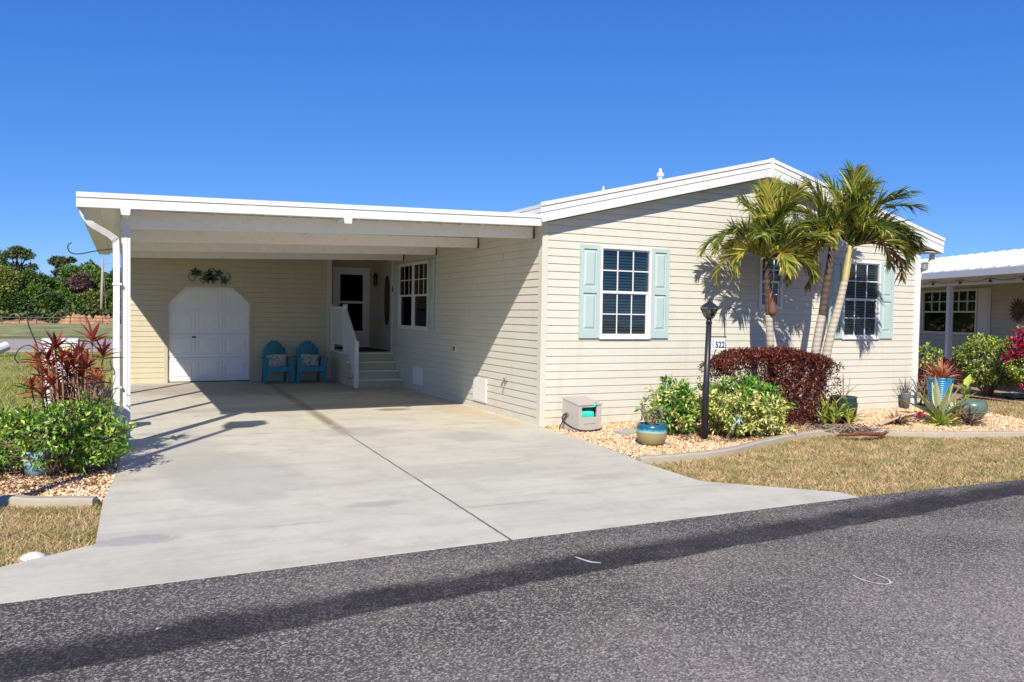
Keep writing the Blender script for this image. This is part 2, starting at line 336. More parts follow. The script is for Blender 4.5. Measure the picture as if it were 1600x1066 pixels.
M['silver'] = plain('grey_metal', (.35, .36, .38), .4, .1, metal=.6)
M['blue_glass'] = plain('pale_blue_glass', (.22, .45, .58), .2, .1)
M['tealmat'] = plain('teal_green_sheet', (.12, .26, .24), .6, .1)

# ------------------------------------------------------------------ geometry helpers
ORG = {}
def world_origin(o):
    v = Vector((0, 0, 0))
    while o is not None: v += o.location; o = o.parent
    return v
def finish(name, me, mat, parent, smooth=False, recalc=False):
    if recalc:
        bm = bmesh.new(); bm.from_mesh(me); bmesh.ops.recalc_face_normals(bm, faces=bm.faces); bm.to_mesh(me); bm.free()
    if smooth:
        me.polygons.foreach_set('use_smooth', [True]*len(me.polygons))
    mats = mat if isinstance(mat, (list, tuple)) else [mat]
    for m_ in mats: me.materials.append(m_)
    ob = bpy.data.objects.new(name, me); COL.objects.link(ob)
    if parent is not None:
        ob.parent = parent; w = world_origin(parent)
        me.transform(Matrix.Translation(-w))
    return ob
class MB:
    def __init__(s, T=None): s.v = []; s.f = []; s.T = T; s.mi = []; s.cur = 0
    def add(s, vs, fs):
        o = len(s.v)
        s.v += [tuple(s.T(*p)) if s.T else tuple(p) for p in vs]
        s.f += [tuple(i+o for i in f) for f in fs]; s.mi += [s.cur]*len(fs); return s
    def box(s, x0, x1, y0, y1, z0, z1):
        vs = [(x, y, z) for x in (x0, x1) for y in (y0, y1) for z in (z0, z1)]
        return s.add(vs, [(0, 1, 3, 2), (4, 6, 7, 5), (0, 4, 5, 1), (2, 3, 7, 6), (0, 2, 6, 4), (1, 5, 7, 3)])
    def hexa(s, p):  # 8 points: bottom 4 (ccw) + top 4
        return s.add(p, [(3, 2, 1, 0), (4, 5, 6, 7), (0, 1, 5, 4), (1, 2, 6, 5), (2, 3, 7, 6), (3, 0, 4, 7)])
    def prism(s, poly, a, b, ax='y'):
        n = len(poly)
        if ax == 'y': vs = [(x, a, z) for x, z in poly]+[(x, b, z) for x, z in poly]
        elif ax == 'x': vs = [(a, y, z) for y, z in poly]+[(b, y, z) for y, z in poly]
        else: vs = [(x, y, a) for x, y in poly]+[(x, y, b) for x, y in poly]
        return s.add(vs, [tuple(range(n))[::-1], tuple(range(n, 2*n))]+[(i, (i+1) % n, n+(i+1) % n, n+i) for i in range(n)])
    def tube(s, pts, r, n=8, cap=True, sq=False):
        pts = [Vector(p) for p in pts]; rs = r if isinstance(r, (list, tuple)) else [r]*len(pts)
        vs = []; fs = []; prev = None
        for i, p in enumerate(pts):
            t = (pts[min(i+1, len(pts)-1)]-pts[max(i-1, 0)]).normalized()
            if prev is None:
                a = Vector((0, 0, 1)) if abs(t.z) < .9 else Vector((0, 1, 0))
                u = t.cross(a).normalized()
            else:
                u = (prev-t*prev.dot(t)).normalized()
            prev = u; w = t.cross(u)
            for k in range(n):
                an = 2*math.pi*(k+(.5 if sq else 0))/n
                vs.append(p+(u*math.cos(an)+w*math.sin(an))*rs[i])
        for i in range(len(pts)-1):
            for k in range(n): fs.append((i*n+k, i*n+(k+1) % n, (i+1)*n+(k+1) % n, (i+1)*n+k))
        if cap: fs += [tuple(range(n))[::-1], tuple(range((len(pts)-1)*n, len(pts)*n))]
        return s.add(vs, fs)
    def lathe(s, prof, c=(0, 0, 0), n=24):
        vs = []; fs = []
        for r, z in prof:
            for k in range(n):
                a = 2*math.pi*k/n; vs.append((c[0]+r*math.cos(a), c[1]+r*math.sin(a), c[2]+z))
        for i in range(len(prof)-1):
            for k in range(n): fs.append((i*n+k, i*n+(k+1) % n, (i+1)*n+(k+1) % n, (i+1)*n+k))
        fs += [tuple(range(n))[::-1], tuple(range((len(prof)-1)*n, len(prof)*n))]
        return s.add(vs, fs)
    def build(s, name, mat, parent=None, smooth=False, recalc=True):
        me = bpy.data.meshes.new(name); me.from_pydata(s.v, [], s.f)
        if any(s.mi): me.polygons.foreach_set('material_index', s.mi)
        return finish(name, me, mat, parent, smooth, recalc)
def np_mesh(name, V, F, mat, parent=None, smooth=False):
    me = bpy.data.meshes.new(name); n, k = F.shape
    me.vertices.add(len(V)); me.vertices.foreach_set('co', V.astype(np.float32).ravel())
    me.loops.add(n*k); me.loops.foreach_set('vertex_index', F.astype(np.int32).ravel())
    me.polygons.add(n); me.polygons.foreach_set('loop_start', np.arange(0, n*k, k, dtype=np.int32))
    me.update(calc_edges=True)
    return finish(name, me, mat, parent, smooth)
def unit(a): return a/np.maximum(np.linalg.norm(a, axis=-1, keepdims=True), 1e-9)
def leaf_arrays(P, D, U, L, W, droop=.12):
    """pointed leaves with a folded midrib: 6 vertices, 4 triangles each"""
    S = unit(np.cross(D, U)); Nn = unit(np.cross(S, D))
    L = L[:, None]; W = W[:, None]
    v = np.stack([P, P+D*L*.45+S*W*.5+Nn*W*.12, P+D*L*.5-Nn*W*.04, P+D*L*.45-S*W*.5+Nn*W*.12, P+D*L-Nn*L*droop], 1)
    n = len(P); b = (np.arange(n)*5)[:, None]
    f = np.concatenate([b+np.array([[0, 1, 2]]), b+np.array([[0, 2, 3]]), b+np.array([[1, 4, 2]]), b+np.array([[2, 4, 3]])], 0)
    return v.reshape(-1, 3), f
def leaves(name, P, D, L, W, mat, parent, droop=.12, jit=.5):
    n = len(P); U = unit(np.array([0, 0, 1.])+RNG.normal(0, jit, (n, 3)))
    V, F = leaf_arrays(P, unit(D), U, L, W, droop)
    return np_mesh(name, V, F, mat, parent)
def strap(mb, p, d, L, W, bend=.5, segs=5, fold=.0):
    """long strap leaf, tapered, bending down by gravity"""
    p = Vector(p); d = Vector(d).normalized(); side = d.cross(Vector((0, 0, 1)))
    if side.length < 1e-3: side = Vector((1, 0, 0))
    side.normalize(); rows = []
    for i in range(segs+1):
        t = i/segs; w = W*(.55+.9*t if t < .5 else 1.0-(t-.5)*1.9)*.5; w = max(w, W*.03)
        rows.append((p-side*w, p+Vector((0, 0, -fold*w)), p+side*w))
        d = (d+Vector((0, 0, -bend/segs))).normalized(); p = p+d*(L/segs)
    vs = [q for r in rows for q in r]; fs = []
    for i in range(segs):
        a = i*3; fs += [(a, a+1, a+4, a+3), (a+1, a+2, a+5, a+4)]
    mb.add(vs, fs)

def tag(o, label, cat, group=None):
    o['label'] = label; o['category'] = cat
    if group: o['group'] = group
    return o
def thing(name, label, cat, loc=(0, 0, 0), group=None):
    o = bpy.data.objects.new(name, None); COL.objects.link(o); o.location = loc; o.empty_display_size = .2
    return tag(o, label, cat, group)
def structure(o): o['kind'] = 'structure'; return o
def stuff(o, label, cat): o['kind'] = 'stuff'; return tag(o, label, cat)
def inpoly(P, poly):
    x, y = P[:, 0], P[:, 1]; c = np.zeros(len(P), bool); n = len(poly)
    for i in range(n):
        x1, y1 = poly[i]; x2, y2 = poly[(i+1) % n]
        cond = ((y1 > y) != (y2 > y)) & (x < (x2-x1)*(y-y1)/((y2-y1) or 1e-9)+x1); c ^= cond
    return c
def scatter(poly, n):
    xs = [p[0] for p in poly]; ys = [p[1] for p in poly]
    P = np.stack([RNG.uniform(min(xs), max(xs), n), RNG.uniform(min(ys), max(ys), n)], 1)
    return P[inpoly(P, poly)]
def smoothline(pts, k=6):
    out = []; n = len(pts)
    for i in range(n-1):
        p0, p1, p2, p3 = (np.array(pts[max(i-1, 0)]), np.array(pts[i]), np.array(pts[i+1]), np.array(pts[min(i+2, n-1)]))
        for j in range(k):
            t = j/k; out.append(tuple(.5*((2*p1)+(-p0+p2)*t+(2*p0-5*p1+4*p2-p3)*t*t+(-p0+3*p1-3*p2+p3)*t**3)))
    out.append(tuple(pts[-1])); return out

# ------------------------------------------------------------------ camera, world, sun
cam = bpy.data.cameras.new('camera'); co = bpy.data.objects.new('camera', cam); COL.objects.link(co); scene.camera = co
Rv = Vector((0.90209124, -0.4312677, 0.01547761)); Uv = Vector((3.11189138e-04, 3.65156288e-02, 9.99333034e-01)); Fv = Vector((0.43154523, 0.90148476, -0.03307463))
mw = Matrix((Rv, Uv, -Fv)).transposed().to_4x4(); mw.translation = Vector((-5.5847, -10.6594, 1.65)); co.matrix_world = mw
cam.sensor_width = 36; cam.lens = 1270.06/1600*36; cam.clip_end = 2000; cam.clip_start = .05
cam.shift_y = 0
SUN = Vector((-.675, -1.15, 1.0)).normalized()
w = bpy.data.worlds.new('World'); scene.world = w; w.use_nodes = True
nt = w.node_tree; bg = nt.nodes['Background']
sky = nt.nodes.new('ShaderNodeTexSky'); sky.sky_type = 'NISHITA'; sky.sun_disc = False
sky.sun_elevation = math.asin(SUN.z); sky.sun_rotation = math.atan2(SUN.x, SUN.y) % (2*math.pi)
sky.altitude = 5000; sky.air_density = 1.0; sky.dust_density = 0; sky.ozone_density = 6.0
SK = .12
sp_ = nt.nodes.new('ShaderNodeSeparateColor'); cb_ = nt.nodes.new('ShaderNodeCombineColor'); nt.links.new(sky.outputs[0], sp_.inputs[0])
for i_, (p_, g_) in enumerate(((1.12, .62), (.72, .56), (.42, .79))):   # clear winter-air blue: deeper than the stock sky near the horizon
    a_ = math_n(nt, 'MULTIPLY', sp_.outputs[i_], .13); a_ = math_n(nt, 'POWER', a_, p_); a_ = math_n(nt, 'MULTIPLY', a_, g_/SK); nt.links.new(a_, cb_.inputs[i_])
nt.links.new(cb_.outputs[0], bg.inputs[0]); bg.inputs[1].default_value = SK
sl = bpy.data.lights.new('sun', 'SUN'); sl.energy = 5.0; sl.angle = R(.55); sl.color = (1, .925, .80)
so = bpy.data.objects.new('sun', sl); COL.objects.link(so); so.location = (-10, -20, 20)
so.rotation_euler = SUN.to_track_quat('Z', 'Y').to_euler()
vs_ = scene.view_settings; vs_.view_transform = 'Standard'; vs_.look = 'None'; vs_.exposure = 0.35; vs_.gamma = 1

# ------------------------------------------------------------------ ground, roads
def sheet(name, poly, z, mat, thick=None):
    mb = MB()
    if thick: mb.prism(poly, z-thick, z, 'z')
    else: mb.add([(x, y, z) for x, y in poly], [tuple(range(len(poly)))])
    return structure(mb.build(name, mat))
sheet('ground', [(-400, -150), (400, -150), (400, 500), (-400, 500)], -.06, M['lawn'])
sheet('road', [(-60, -5.36), (-6.2, -5.40), (-3, -5.33), (.6, -5.27), (3, -5.32), (60, -5.4), (60, -13.5), (-60, -13.5)], -.004, M['asphalt'], .05)
DRIVE = [(-12, -5.38), (-6.2, -5.41), (-3.05, -5.34), (.6, -5.28), (.58, -5.06), (-.3, -4.2), (-.34, -4.12), (-.29, -3.0), (-.2, -2.6), (-.09, -1.55), (-.045, -.13), (0, -.0), (.03, 9.2), (-5.62, 9.2), (-5.56, 4), (-5.60, -.5), (-5.66, -1.87), (-5.74, -2.9), (-5.76, -4.34), (-6.29, -4.68), (-12, -5.0)]
sheet('driveway', DRIVE, 0, M['concrete'], .09)
sheet('far_road', [(-160, 27), (40, 27), (40, 38), (-160, 38)], -.035, M['farroad'])
sheet('sandy_verge', [(-160, 24.2), (40, 24.2), (40, 27), (-160, 27)], -.045, M['farsand'])
sheet('far_grass_strip', [(-160, 42), (60, 42), (60, 84), (-160, 84)], -.03, M['fargrass'])
CURB = smoothline([(-.26, -2.93), (.34, -2.93), (1.07, -2.84), (1.88, -2.5), (2.93, -2.12), (3.75, -1.98), (4.2, -2.12), (4.6, -2.48), (5.2, -2.8), (6.42, -3.12), (8.5, -3.5)], 7)
BED = CURB+[(8.0, -2.4), (8.35, -1.75), (8.63, -1.0), (9.6, -.2), (10.6, .9), (11.5, 1.4), (11.5, 5), (8.1, 5), (8.07, 0), (0, 0), (-.04, -.12), (-.09, -1.55), (-.2, -2.6)]
sheet('gravel_bed', BED, -.02, M['gravelbed'])
LBED = [(-8.5, -2.55), (-6.53, -2.62), (-6.14, -2.82), (-5.74, -2.9), (-5.66, -1.87), (-5.60, -.4), (-5.64, .2), (-6.9, .3), (-8.5, .0)]
sheet('side_gravel_bed', LBED, -.02, M['gravelbed'])
NBED = [(11.2, -.1), (16, -1.5), (17, 4), (14, 7), (11.6, 5), (11.5, 1.6)]
sheet('far_gravel_bed', NBED, -.018, M['gravelbed'])
def ribbon(name, pts, w_):
    mb = MB(); vs = []; n = len(pts)
    for i, p in enumerate(pts):
        t2 = (Vector(pts[min(i+1, n-1)])-Vector(pts[max(i-1, 0)])).normalized(); ww = w_*random.uniform(.5, 1.2)
        vs += [(p[0]-t2.y*ww, p[1]+t2.x*ww, .001), (p[0]+t2.y*ww, p[1]-t2.x*ww, .001)]
    mb.add(vs, [(2*i, 2*i+1, 2*i+3, 2*i+2) for i in range(n-1)]); structure(mb.build(name, M['chalk'], recalc=False))
ribbon('chalk_mark', [(-1.27+.085*math.cos(a_*.42+2.4), -7.02+.13*math.sin(a_*.42+2.4)) for a_ in range(11)], .011)
ribbon('chalk_mark', [(-2.80, -5.90), (-2.785, -5.97), (-2.76, -6.04), (-2.71, -6.08)], .014)
def edging(line, label, wdt=.12, h=.04):
    mb = MB(); n = len(line)
    rows = []
    for i, (x, y) in enumerate(line):
        a = np.array(line[max(i-1, 0)]); b_ = np.array(line[min(i+1, n-1)]); t = (b_-a)/np.linalg.norm(b_-a); nn = np.array([-t[1], t[0]])
        prof = [(-.5, -.06), (-.5, .6), (-.32, 1), (.32, 1), (.5, .6), (.5, -.06)]
        j = random.uniform(-.004, .004)
        rows.append([(x+nn[0]*wdt*u, y+nn[1]*wdt*u, (h*v_ if v_ > 0 else -.06)+(j if v_ > 0 else 0)) for u, v_ in prof])
    vs = [p for r in rows for p in r]; fs = []
    for i in range(n-1):
        for k in range(5): fs.append((i*6+k, i*6+k+1, (i+1)*6+k+1, (i+1)*6+k))
    fs += [tuple(range(6)), tuple(range((n-1)*6, n*6))]
    mb.add(vs, fs)
    return tag(mb.build('concrete_edging', M['curb']), label, 'garden edging')
edging(CURB, 'long curving concrete edging between stone bed and dry front lawn')
edging(smoothline([(-9, -2.5), (-7.2, -2.52), (-6.53, -2.62), (-6.2, -2.78), (-5.8, -2.93)], 5), 'short concrete edging in front of the green shrub left of the driveway')

def stones(name, poly, n, size, label):
    P = scatter(poly, n); n = len(P)
    base = np.array([[1, 0, 0], [.3, .9, 0], [-.8, .6, 0], [-.8, -.6, 0], [.3, -.9, 0], [0, 0, .62], [0, 0, -.5]], float)
    V = base[None]*RNG.uniform(.7, 1.25, (n, 7, 1))*(RNG.uniform(.6, 1.3, (n, 1, 1))*size)
    V[:, :, 1] *= RNG.uniform(.55, 1, (n, 1))
    a = RNG.uniform(0, 6.28, n); c, s = np.cos(a)[:, None], np.sin(a)[:, None]
    tilt = RNG.normal(0, .35, (n, 1)); x = V[:, :, 0]*1.0; z = V[:, :, 2]*1.0
    V[:, :, 2] = z*np.cos(tilt)+x*np.sin(tilt); x = x*np.cos(tilt)-z*np.sin(tilt)
    X = x*c-V[:, :, 1]*s; Y = x*s+V[:, :, 1]*c
    V = np.stack([X+P[:, :1], Y+P[:, 1:2], V[:, :, 2]+RNG.uniform(-.014, -.002, (n, 1))], -1)
    f = []
    for k in range(5): f += [(k, (k+1) % 5, 5), ((k+1) % 5, k, 6)]
    F = (np.arange(n)*7)[:, None, None]+np.array(f)[None]
    o = np_mesh(name, V.reshape(-1, 3), F.reshape(-1, 3), M['stones'])
    return stuff(o, label, 'gravel')
stones('river_stones', [(x, y+.06) for x, y in CURB]+[(8.0, -2.4), (8.35, -1.75), (8.63, -1.0), (9.6, -.2), (9.6, 1.5), (8.1, 1.5), (8.07, -.0), (0, 0), (-.03, -.12), (-.07, -1.55), (-.16, -2.6)], 70000, .0185, 'peach and tan river stones filling the bed beside the house')
stones('river_stones', [(x, y) for x, y in LBED], 9000, .022, 'tan river stones under the green shrub left of the driveway')

def blades(name, poly, n, h, mat, label, wd=.006, seed=0):
    P = scatter(poly, n); n = len(P)
    f_ = np.sin(P[:, 0]*3.1+np.sin(P[:, 1]*4.3)*1.5)*np.sin(P[:, 1]*3.7+np.cos(P[:, 0]*2.3)*1.7)+.6*np.sin(P[:, 0]*11+P[:, 1]*3)*np.sin(P[:, 1]*13-P[:, 0]*4)
    P = P[(f_ > -.75) | (RNG.uniform(0, 1, n) < .45)]; n = len(P)
    a = RNG.uniform(0, 6.28, n); ln = RNG.uniform(.4, 1.2, n)*h; lean = RNG.uniform(.1, 2.2, n)*ln
    b = RNG.uniform(0, 6.28, n); wv = np.stack([np.cos(b), np.sin(b), 0*b], 1)*wd*RNG.uniform(.6, 1.4, (n, 1))
    p0 = np.concatenate([P, np.full((n, 1), -.06)], 1); top = p0+np.stack([np.cos(a)*lean, np.sin(a)*lean, ln], 1)
    V = np.stack([p0-wv, p0+wv, top], 1).reshape(-1, 3); F = np.arange(3*n).reshape(n, 3)
    return stuff(np_mesh(name, V, F, mat), label, 'grass')
RL = [(x, y-.05) for x, y in CURB]+[(12, -4), (14, -5.42), (3, -5.34), (.60, -5.29), (.57, -5.05), (-.31, -4.18), (-.27, -3.0)]
blades('lawn_grass', RL, 220000, .05, M['blades_dry'], 'short dry tan lawn between the edging and the road on the right')
blades('lawn_grass', [(-12, -5.0), (-6.31, -4.66), (-5.80, -4.33), (-5.78, -2.98), (-6.2, -2.86), (-6.53, -2.68), (-12, -2.6)], 130000, .055, M['blades_dry'], 'patchy dry lawn left of the driveway in front of the edging')
blades('lawn_grass', [(8.0, -2.45), (8.4, -1.75), (8.7, -1.0), (9.6, -.25), (10.6, .9), (11.2, -.1), (13, -1), (12, -4), (8.5, -3.45)], 40000, .08, M['blades_dry'], 'dry lawn strip between the two houses')
blades('lawn_grass', [(-16, 0), (-5.7, .25), (-5.7, 23), (-16, 23)], 170000, .09, M['blades_green'], 'green side lawn behind the red leaved plant on the left', .009)

# ------------------------------------------------------------------ siding
CH = .1149
def siding(name, u0, u1, z0, z1, T, mat, parent, openings=(), span=None, phase=0.0, extra=()):
    mb = MB(T); bks = set([z0, z1]); k = 0; z = z0
    z = z0+phase-CH if phase else z0
    courses = []
    while z < z1: courses.append(z); z += CH
    bks |= set(c for c in courses if z0 < c < z1) | set(c+.88*CH for c in courses if z0 < c+.88*CH < z1) | set(extra)
    for o in openings: bks |= {min(max(o[0], z0), z1), min(max(o[1], z0), z1)}
    bks = sorted(bks)
    def off(zz, cz):
        f_ = (zz-cz)/CH
        return .0125-.010*f_/.88 if f_ < .881 else .0025-.005*(f_-.88)/.12
    for a, b in zip(bks[:-1], bks[1:]):
        if b-a < 1e-5: continue
        mid = (a+b)/2; cz = max(c for c in courses if c <= mid+1e-9)
        A = span(a+1e-6) if span else (u0, u1); B = span(b-1e-6) if span else (u0, u1)
        if A[1] <= A[0]: continue
        segs = [(A[0], A[1], B[0], max(B[0], B[1]))]
        for (oa, ob, fl, fr) in openings:
            if oa < mid < ob:
                ns = []
                for (l0, r0, l1, r1) in segs:
                    fla, fra, flb, frb = fl(a), fr(a), fl(b), fr(b)
                    if fra <= l0 or fla >= r0: ns.append((l0, r0, l1, r1)); continue
                    if fla > l0: ns.append((l0, fla, l1, flb))
                    if fra < r0: ns.append((fra, r0, frb, r1))
                segs = ns
        oa_, ob_ = off(a, cz), off(b, cz)
        for (l0, r0, l1, r1) in segs:
            mb.add([(l0, oa_, a), (r0, oa_, a), (r1, ob_, b), (l1, ob_, b)], [(0, 1, 2, 3)])
            if abs(a-cz) < 1e-6: mb.add([(l0, -.012, a), (r0, -.012, a), (r0, oa_, a), (l0, oa_, a)], [(0, 1, 2, 3)])
    # overlaps between panels, one every few metres
    return mb.build(name, mat, parent, recalc=False)
def rect(u0, u1, z0, z1): return (z0, z1, lambda z: u0, lambda z: u1)
FR = lambda u, o, z: (u, -o, z)
SD = lambda u, o, z: (-o, u, z)
YB = 8.98
BK = lambda u, o, z: (u, YB-o, z)

home = thing('manufactured_home', 'cream sided home with gable front, aqua shutters and octagonal garage door', 'house', (0, 0, 0))
def wtop(z):  # span of the gable wall at height z
    l = 0.0 if z <= 3.0 else (z-3.0)/.24
    r = 8.07 if z <= 2.99 else 8.07-(z-2.99)/.25*1.0
    return (max(0.0, l), min(8.07, r))
W1 = rect(.998, 1.896, 1.32, 2.68); W2 = rect(6.105, 6.999, 1.32, 2.68); W3 = rect(4.16, 4.62, 1.83, 2.68)
siding('front_wall', 0, 8.07, 0, 4.02, FR, M['siding'], home, [W1, W2, W3], wtop, extra=(2.99, 3.0))
W4 = rect(4.925, 6.82, 1.32, 2.685)
siding('side_wall', 0, 7.44, 0, 3.06, SD, M['siding'], home, [W4])
GD = (0, 1.78, lambda z: -4.69, lambda z: -2.93)
GO = (1.78, 2.165, lambda z: -4.69+(z-1.78)/.385*.36, lambda z: -2.93-(z-1.78)/.385*.39)
siding('storage_wall', -5.62, -1.06, 0, 3.05, BK, M['siding_back'], home, [GD, GO])
mb = MB()
mb.box(-5.62, -5.6, YB+.01, 13, 0, 3.0); mb.box(-5.62, -1.06, 12.98, 13, 0, 3.0)
mb.box(8.05, 8.065, .02, 14, 0, 3.0); mb.box(0, 8.07, 13.98, 14, 0, 3.9)
mb.build('outer_wall', M['siding'], home)
# recess behind the steps
al = MB()
AB = lambda u, o, z: (u, 10-o, z)
siding('alcove_wall', -1.06, .45, .70, 3.0, AB, M['siding_back'], home, [rect(-.78, .18, .70, 2.78)])
siding('alcove_side_wall', 7.44, 10.0, .70, 3.0, lambda u, o, z: (.45-o, u, z), M['vinyl'], home)
for a_ in ((-1.1, -1.05, YB+.02, 10, 0, 2.98), (0.0, .45, 7.44, 7.47, 0, 3.0), (-1.1, .45, YB, 10, 2.981, 3.02)): mb = MB(); mb.box(*a_); mb.build('alcove_lining', M['trim_cream'], home)
# corner trims
mb = MB()
mb.box(-.022, .075, -.022, -.0, -.02, 3.02); mb.box(-.022, -.0, .0, .085, -.02, 3.02)
mb.build('corner_trim', M['trim_cream'], home)
mb = MB(); mb.box(7.975, 8.09, -.024, -.0, -.02, 3.0); mb.box(8.07, 8.09, .0, .09, -.02, 3.0); mb.build('corner_trim', M['vinyl'], home)
mb = MB(); mb.box(-.024, 0, 7.38, 7.46, .0, 3.0); mb.build('corner_trim', M['trim_cream'], home)
mb = MB(); mb.box(-1.16, -1.04, YB-.024, YB+.04, 0, 3.0); mb.build('corner_trim', M['trim_cream'], home)
mb = MB(); mb.box(-4.76, -4.69, YB-.022, YB+.06, 0, 1.80); mb.box(-2.93, -2.87, YB-.022, YB+.06, 0, 1.80)
mb.add([(-4.79, YB-.022, 1.80), (-4.69, YB-.022, 1.80), (-4.33, YB-.022, 2.16), (-4.36, YB-.022, 2.22), (-4.79, YB+.06, 1.80), (-4.69, YB+.06, 1.80), (-4.33, YB+.06, 2.16), (-4.36, YB+.06, 2.22)],
       [(0, 1, 2, 3), (7, 6, 5, 4), (0, 3, 7, 4), (1, 5, 6, 2), (3, 2, 6, 7)])
mb.add([(-2.86, YB-.022, 1.80), (-2.93, YB-.022, 1.80), (-3.32, YB-.022, 2.16), (-3.29, YB-.022, 2.22), (-2.86, YB+.06, 1.80), (-2.93, YB+.06, 1.80), (-3.32, YB+.06, 2.16), (-3.29, YB+.06, 2.22)],
       [(0, 1, 2, 3), (7, 6, 5, 4), (0, 3, 7, 4), (1, 5, 6, 2), (3, 2, 6, 7)])
mb.box(-4.36, -3.29, YB-.023, YB+.06, 2.16, 2.22)
mb.build('door_trim', plain('tan_trim', (.47, .42, .31), .5, .04, 3), home)
# garage door: four sections of three raised panels
gd = MB(); y0 = YB+.055
for r_ in range(4):
    z0 = .02+r_*.545; z1 = z0+.535
    gd.box(-4.70, -2.92, y0, y0+.03, z0, z1)
    for c_ in range(3):
        x0 = -4.66+c_*.578; x1 = x0+.545
        for (i0, i1, j0, j1) in ((0, .03, 0, .44), (.515, .545, 0, .44)): gd.box(x0+i0, x0+i1, y0-.013, y0-.001, z0+.045, z0+.045+j1)
        gd.box(x0+.03, x0+.515, y0-.013, y0-.001, z0+.045, z0+.07); gd.box(x0+.03, x0+.515, y0-.013, y0-.001, z0+.46, z0+.485)
        gd.box(x0+.085, x0+.46, y0-.016, y0-.001, z0+.12, z0+.41)
gd.box(-4.75, -2.87, y0+.031, y0+.05, .0, 2.25)
gdo = gd.build('garage_door', M['door_white'], home)
mb = MB(); mb.tube([(-4.12, y0-.05, 1.02), (-4.12, y0, 1.02)], .018, 8); mb.box(-4.19, -4.10, y0-.055, y0-.035, 1.005, 1.035); mb.build('handle', M['black'], gdo)
mb = MB(); mb.box(-4.69, -2.93, YB+.04, YB+.058, -.005, .02); mb.build('bottom_seal', M['rubber'], gdo)

def window(T, u0, u1, z0, z1, parent, halves=1, low_muntin=True, blind=True, outm=.045):
    """double hung window with 6-light upper sash"""
    f = MB(T); t = .04
    f.box(u0-.02, u1+.02, .016, outm, z1-.005, z1+.03); f.box(u0-.02, u1+.02, .016, outm, z0-.03, z0+.02)
    f.box(u0-.02, u0+.018, .016, outm-.001, z0+.02, z1-.005); f.box(u1-.018, u1+.02, .016, outm-.001, z0+.02, z1-.005)
    # jamb returns
    f.box(u0-.01, u0+.01, -.09, .016, z0, z1); f.box(u1-.01, u1+.01, -.09, .016, z0, z1); f.box(u0, u1, -.09, .016, z0-.01, z0+.01); f.box(u0, u1, -.09, .016, z1-.01, z1+.01)
    W = (u1-u0)/halves; panes = MB(T); zm = (z0+z1)/2+.01
    for h in range(halves):
        a = u0+h*W; b_ = a+W
        if h: f.box(a-.035, a+.035, .002, outm-.003, z0+.02, z1-.005)
        f.box(a+.018, b_-.018, -.01, .022, zm-.018, zm+.022)
        # lower sash
        f.box(a+.018, a+.045, -.014, .008, z0+.02, zm-.018); f.box(b_-.052, b_-.018, -.014, .008, z0+.02, zm-.018); f.box(a+.045, b_-.052, -.014, .008, z0+.02, z0+.05)
        f.box(a+.018, b_-.018, -.004, .019, z1-.028, z1-.005)
        for k in (1, 2):
            x = a+.02+(b_-a-.04)*k/3
            f.box(x-.009, x+.009, -.002, .012, zm+.022, z1-.028)
            if low_muntin: x = a+.045+(b_-a-.097)*k/3; f.box(x-.008, x+.008, -.012, .002, z0+.05, zm-.018)
        zu = (zm+z1)/2; f.box(a+.018, b_-.018, -.001, .011, zu-.009, zu+.009)
        if low_muntin: zl = (z0+zm)/2+.01; f.box(a+.045, b_-.052, -.011, .001, zl-.008, zl+.008)
        panes.add([(a+.018, .004, zm), (b_-.018, .004, zm), (b_-.018, .004, z1-.01), (a+.018, .004, z1-.01)], [(0, 1, 2, 3)])
        panes.add([(a+.018, -.006, z0+.02), (b_-.018, -.006, z0+.02), (b_-.018, -.006, zm), (a+.018, -.006, zm)], [(0, 1, 2, 3)])
    n = max(2, int((u1-u0)/.25))
    for k in range(n+1):
        x = u0+.02+(u1-u0-.04)*k/n
        f.box(x-.008, x+.008, .014, .03, z1+.03, z1+.045)
        f.box(x-.008, x+.008, .014, .03, z0-.045, z0-.03)
    wo = f.build('window', M['vinyl'], parent)
    panes.build('pane', M['glass'] if blind else M['glass_dark'], wo, recalc=False)
    if blind:
        bl = MB(T); z = z0+.02
        while z < z1:
            bl.add([(u0+.02, -.05, z), (u1-.02, -.05, z), (u1-.02, -.085, z+.032), (u0+.02, -.085, z+.032)], [(0, 1, 2, 3)]); z += .045
        bl.build('blind', M['blind'], wo, recalc=False)
    cv = MB(T); cv.box(u0-.06, u1+.06, -.30, -.25, z0-.05, z1+.05); cv.box(u0-.06, u0-.04, -.25, -.02, z0-.05, z1+.05); cv.box(u1+.04, u1+.06, -.25, -.02, z0-.05, z1+.05)
    cv.build('dark_backing', M['room_dark'], wo)  # added backing panel, its dark colour imitates the unlit room
    return wo
window(FR, .998, 1.896, 1.32, 2.68, home)
window(FR, 6.105, 6.999, 1.32, 2.68, home)
window(FR, 4.16, 4.62, 1.83, 2.68, home, low_muntin=True)
window(SD, 4.925, 6.82, 1.32, 2.685, home, halves=2, low_muntin=False, blind=False)
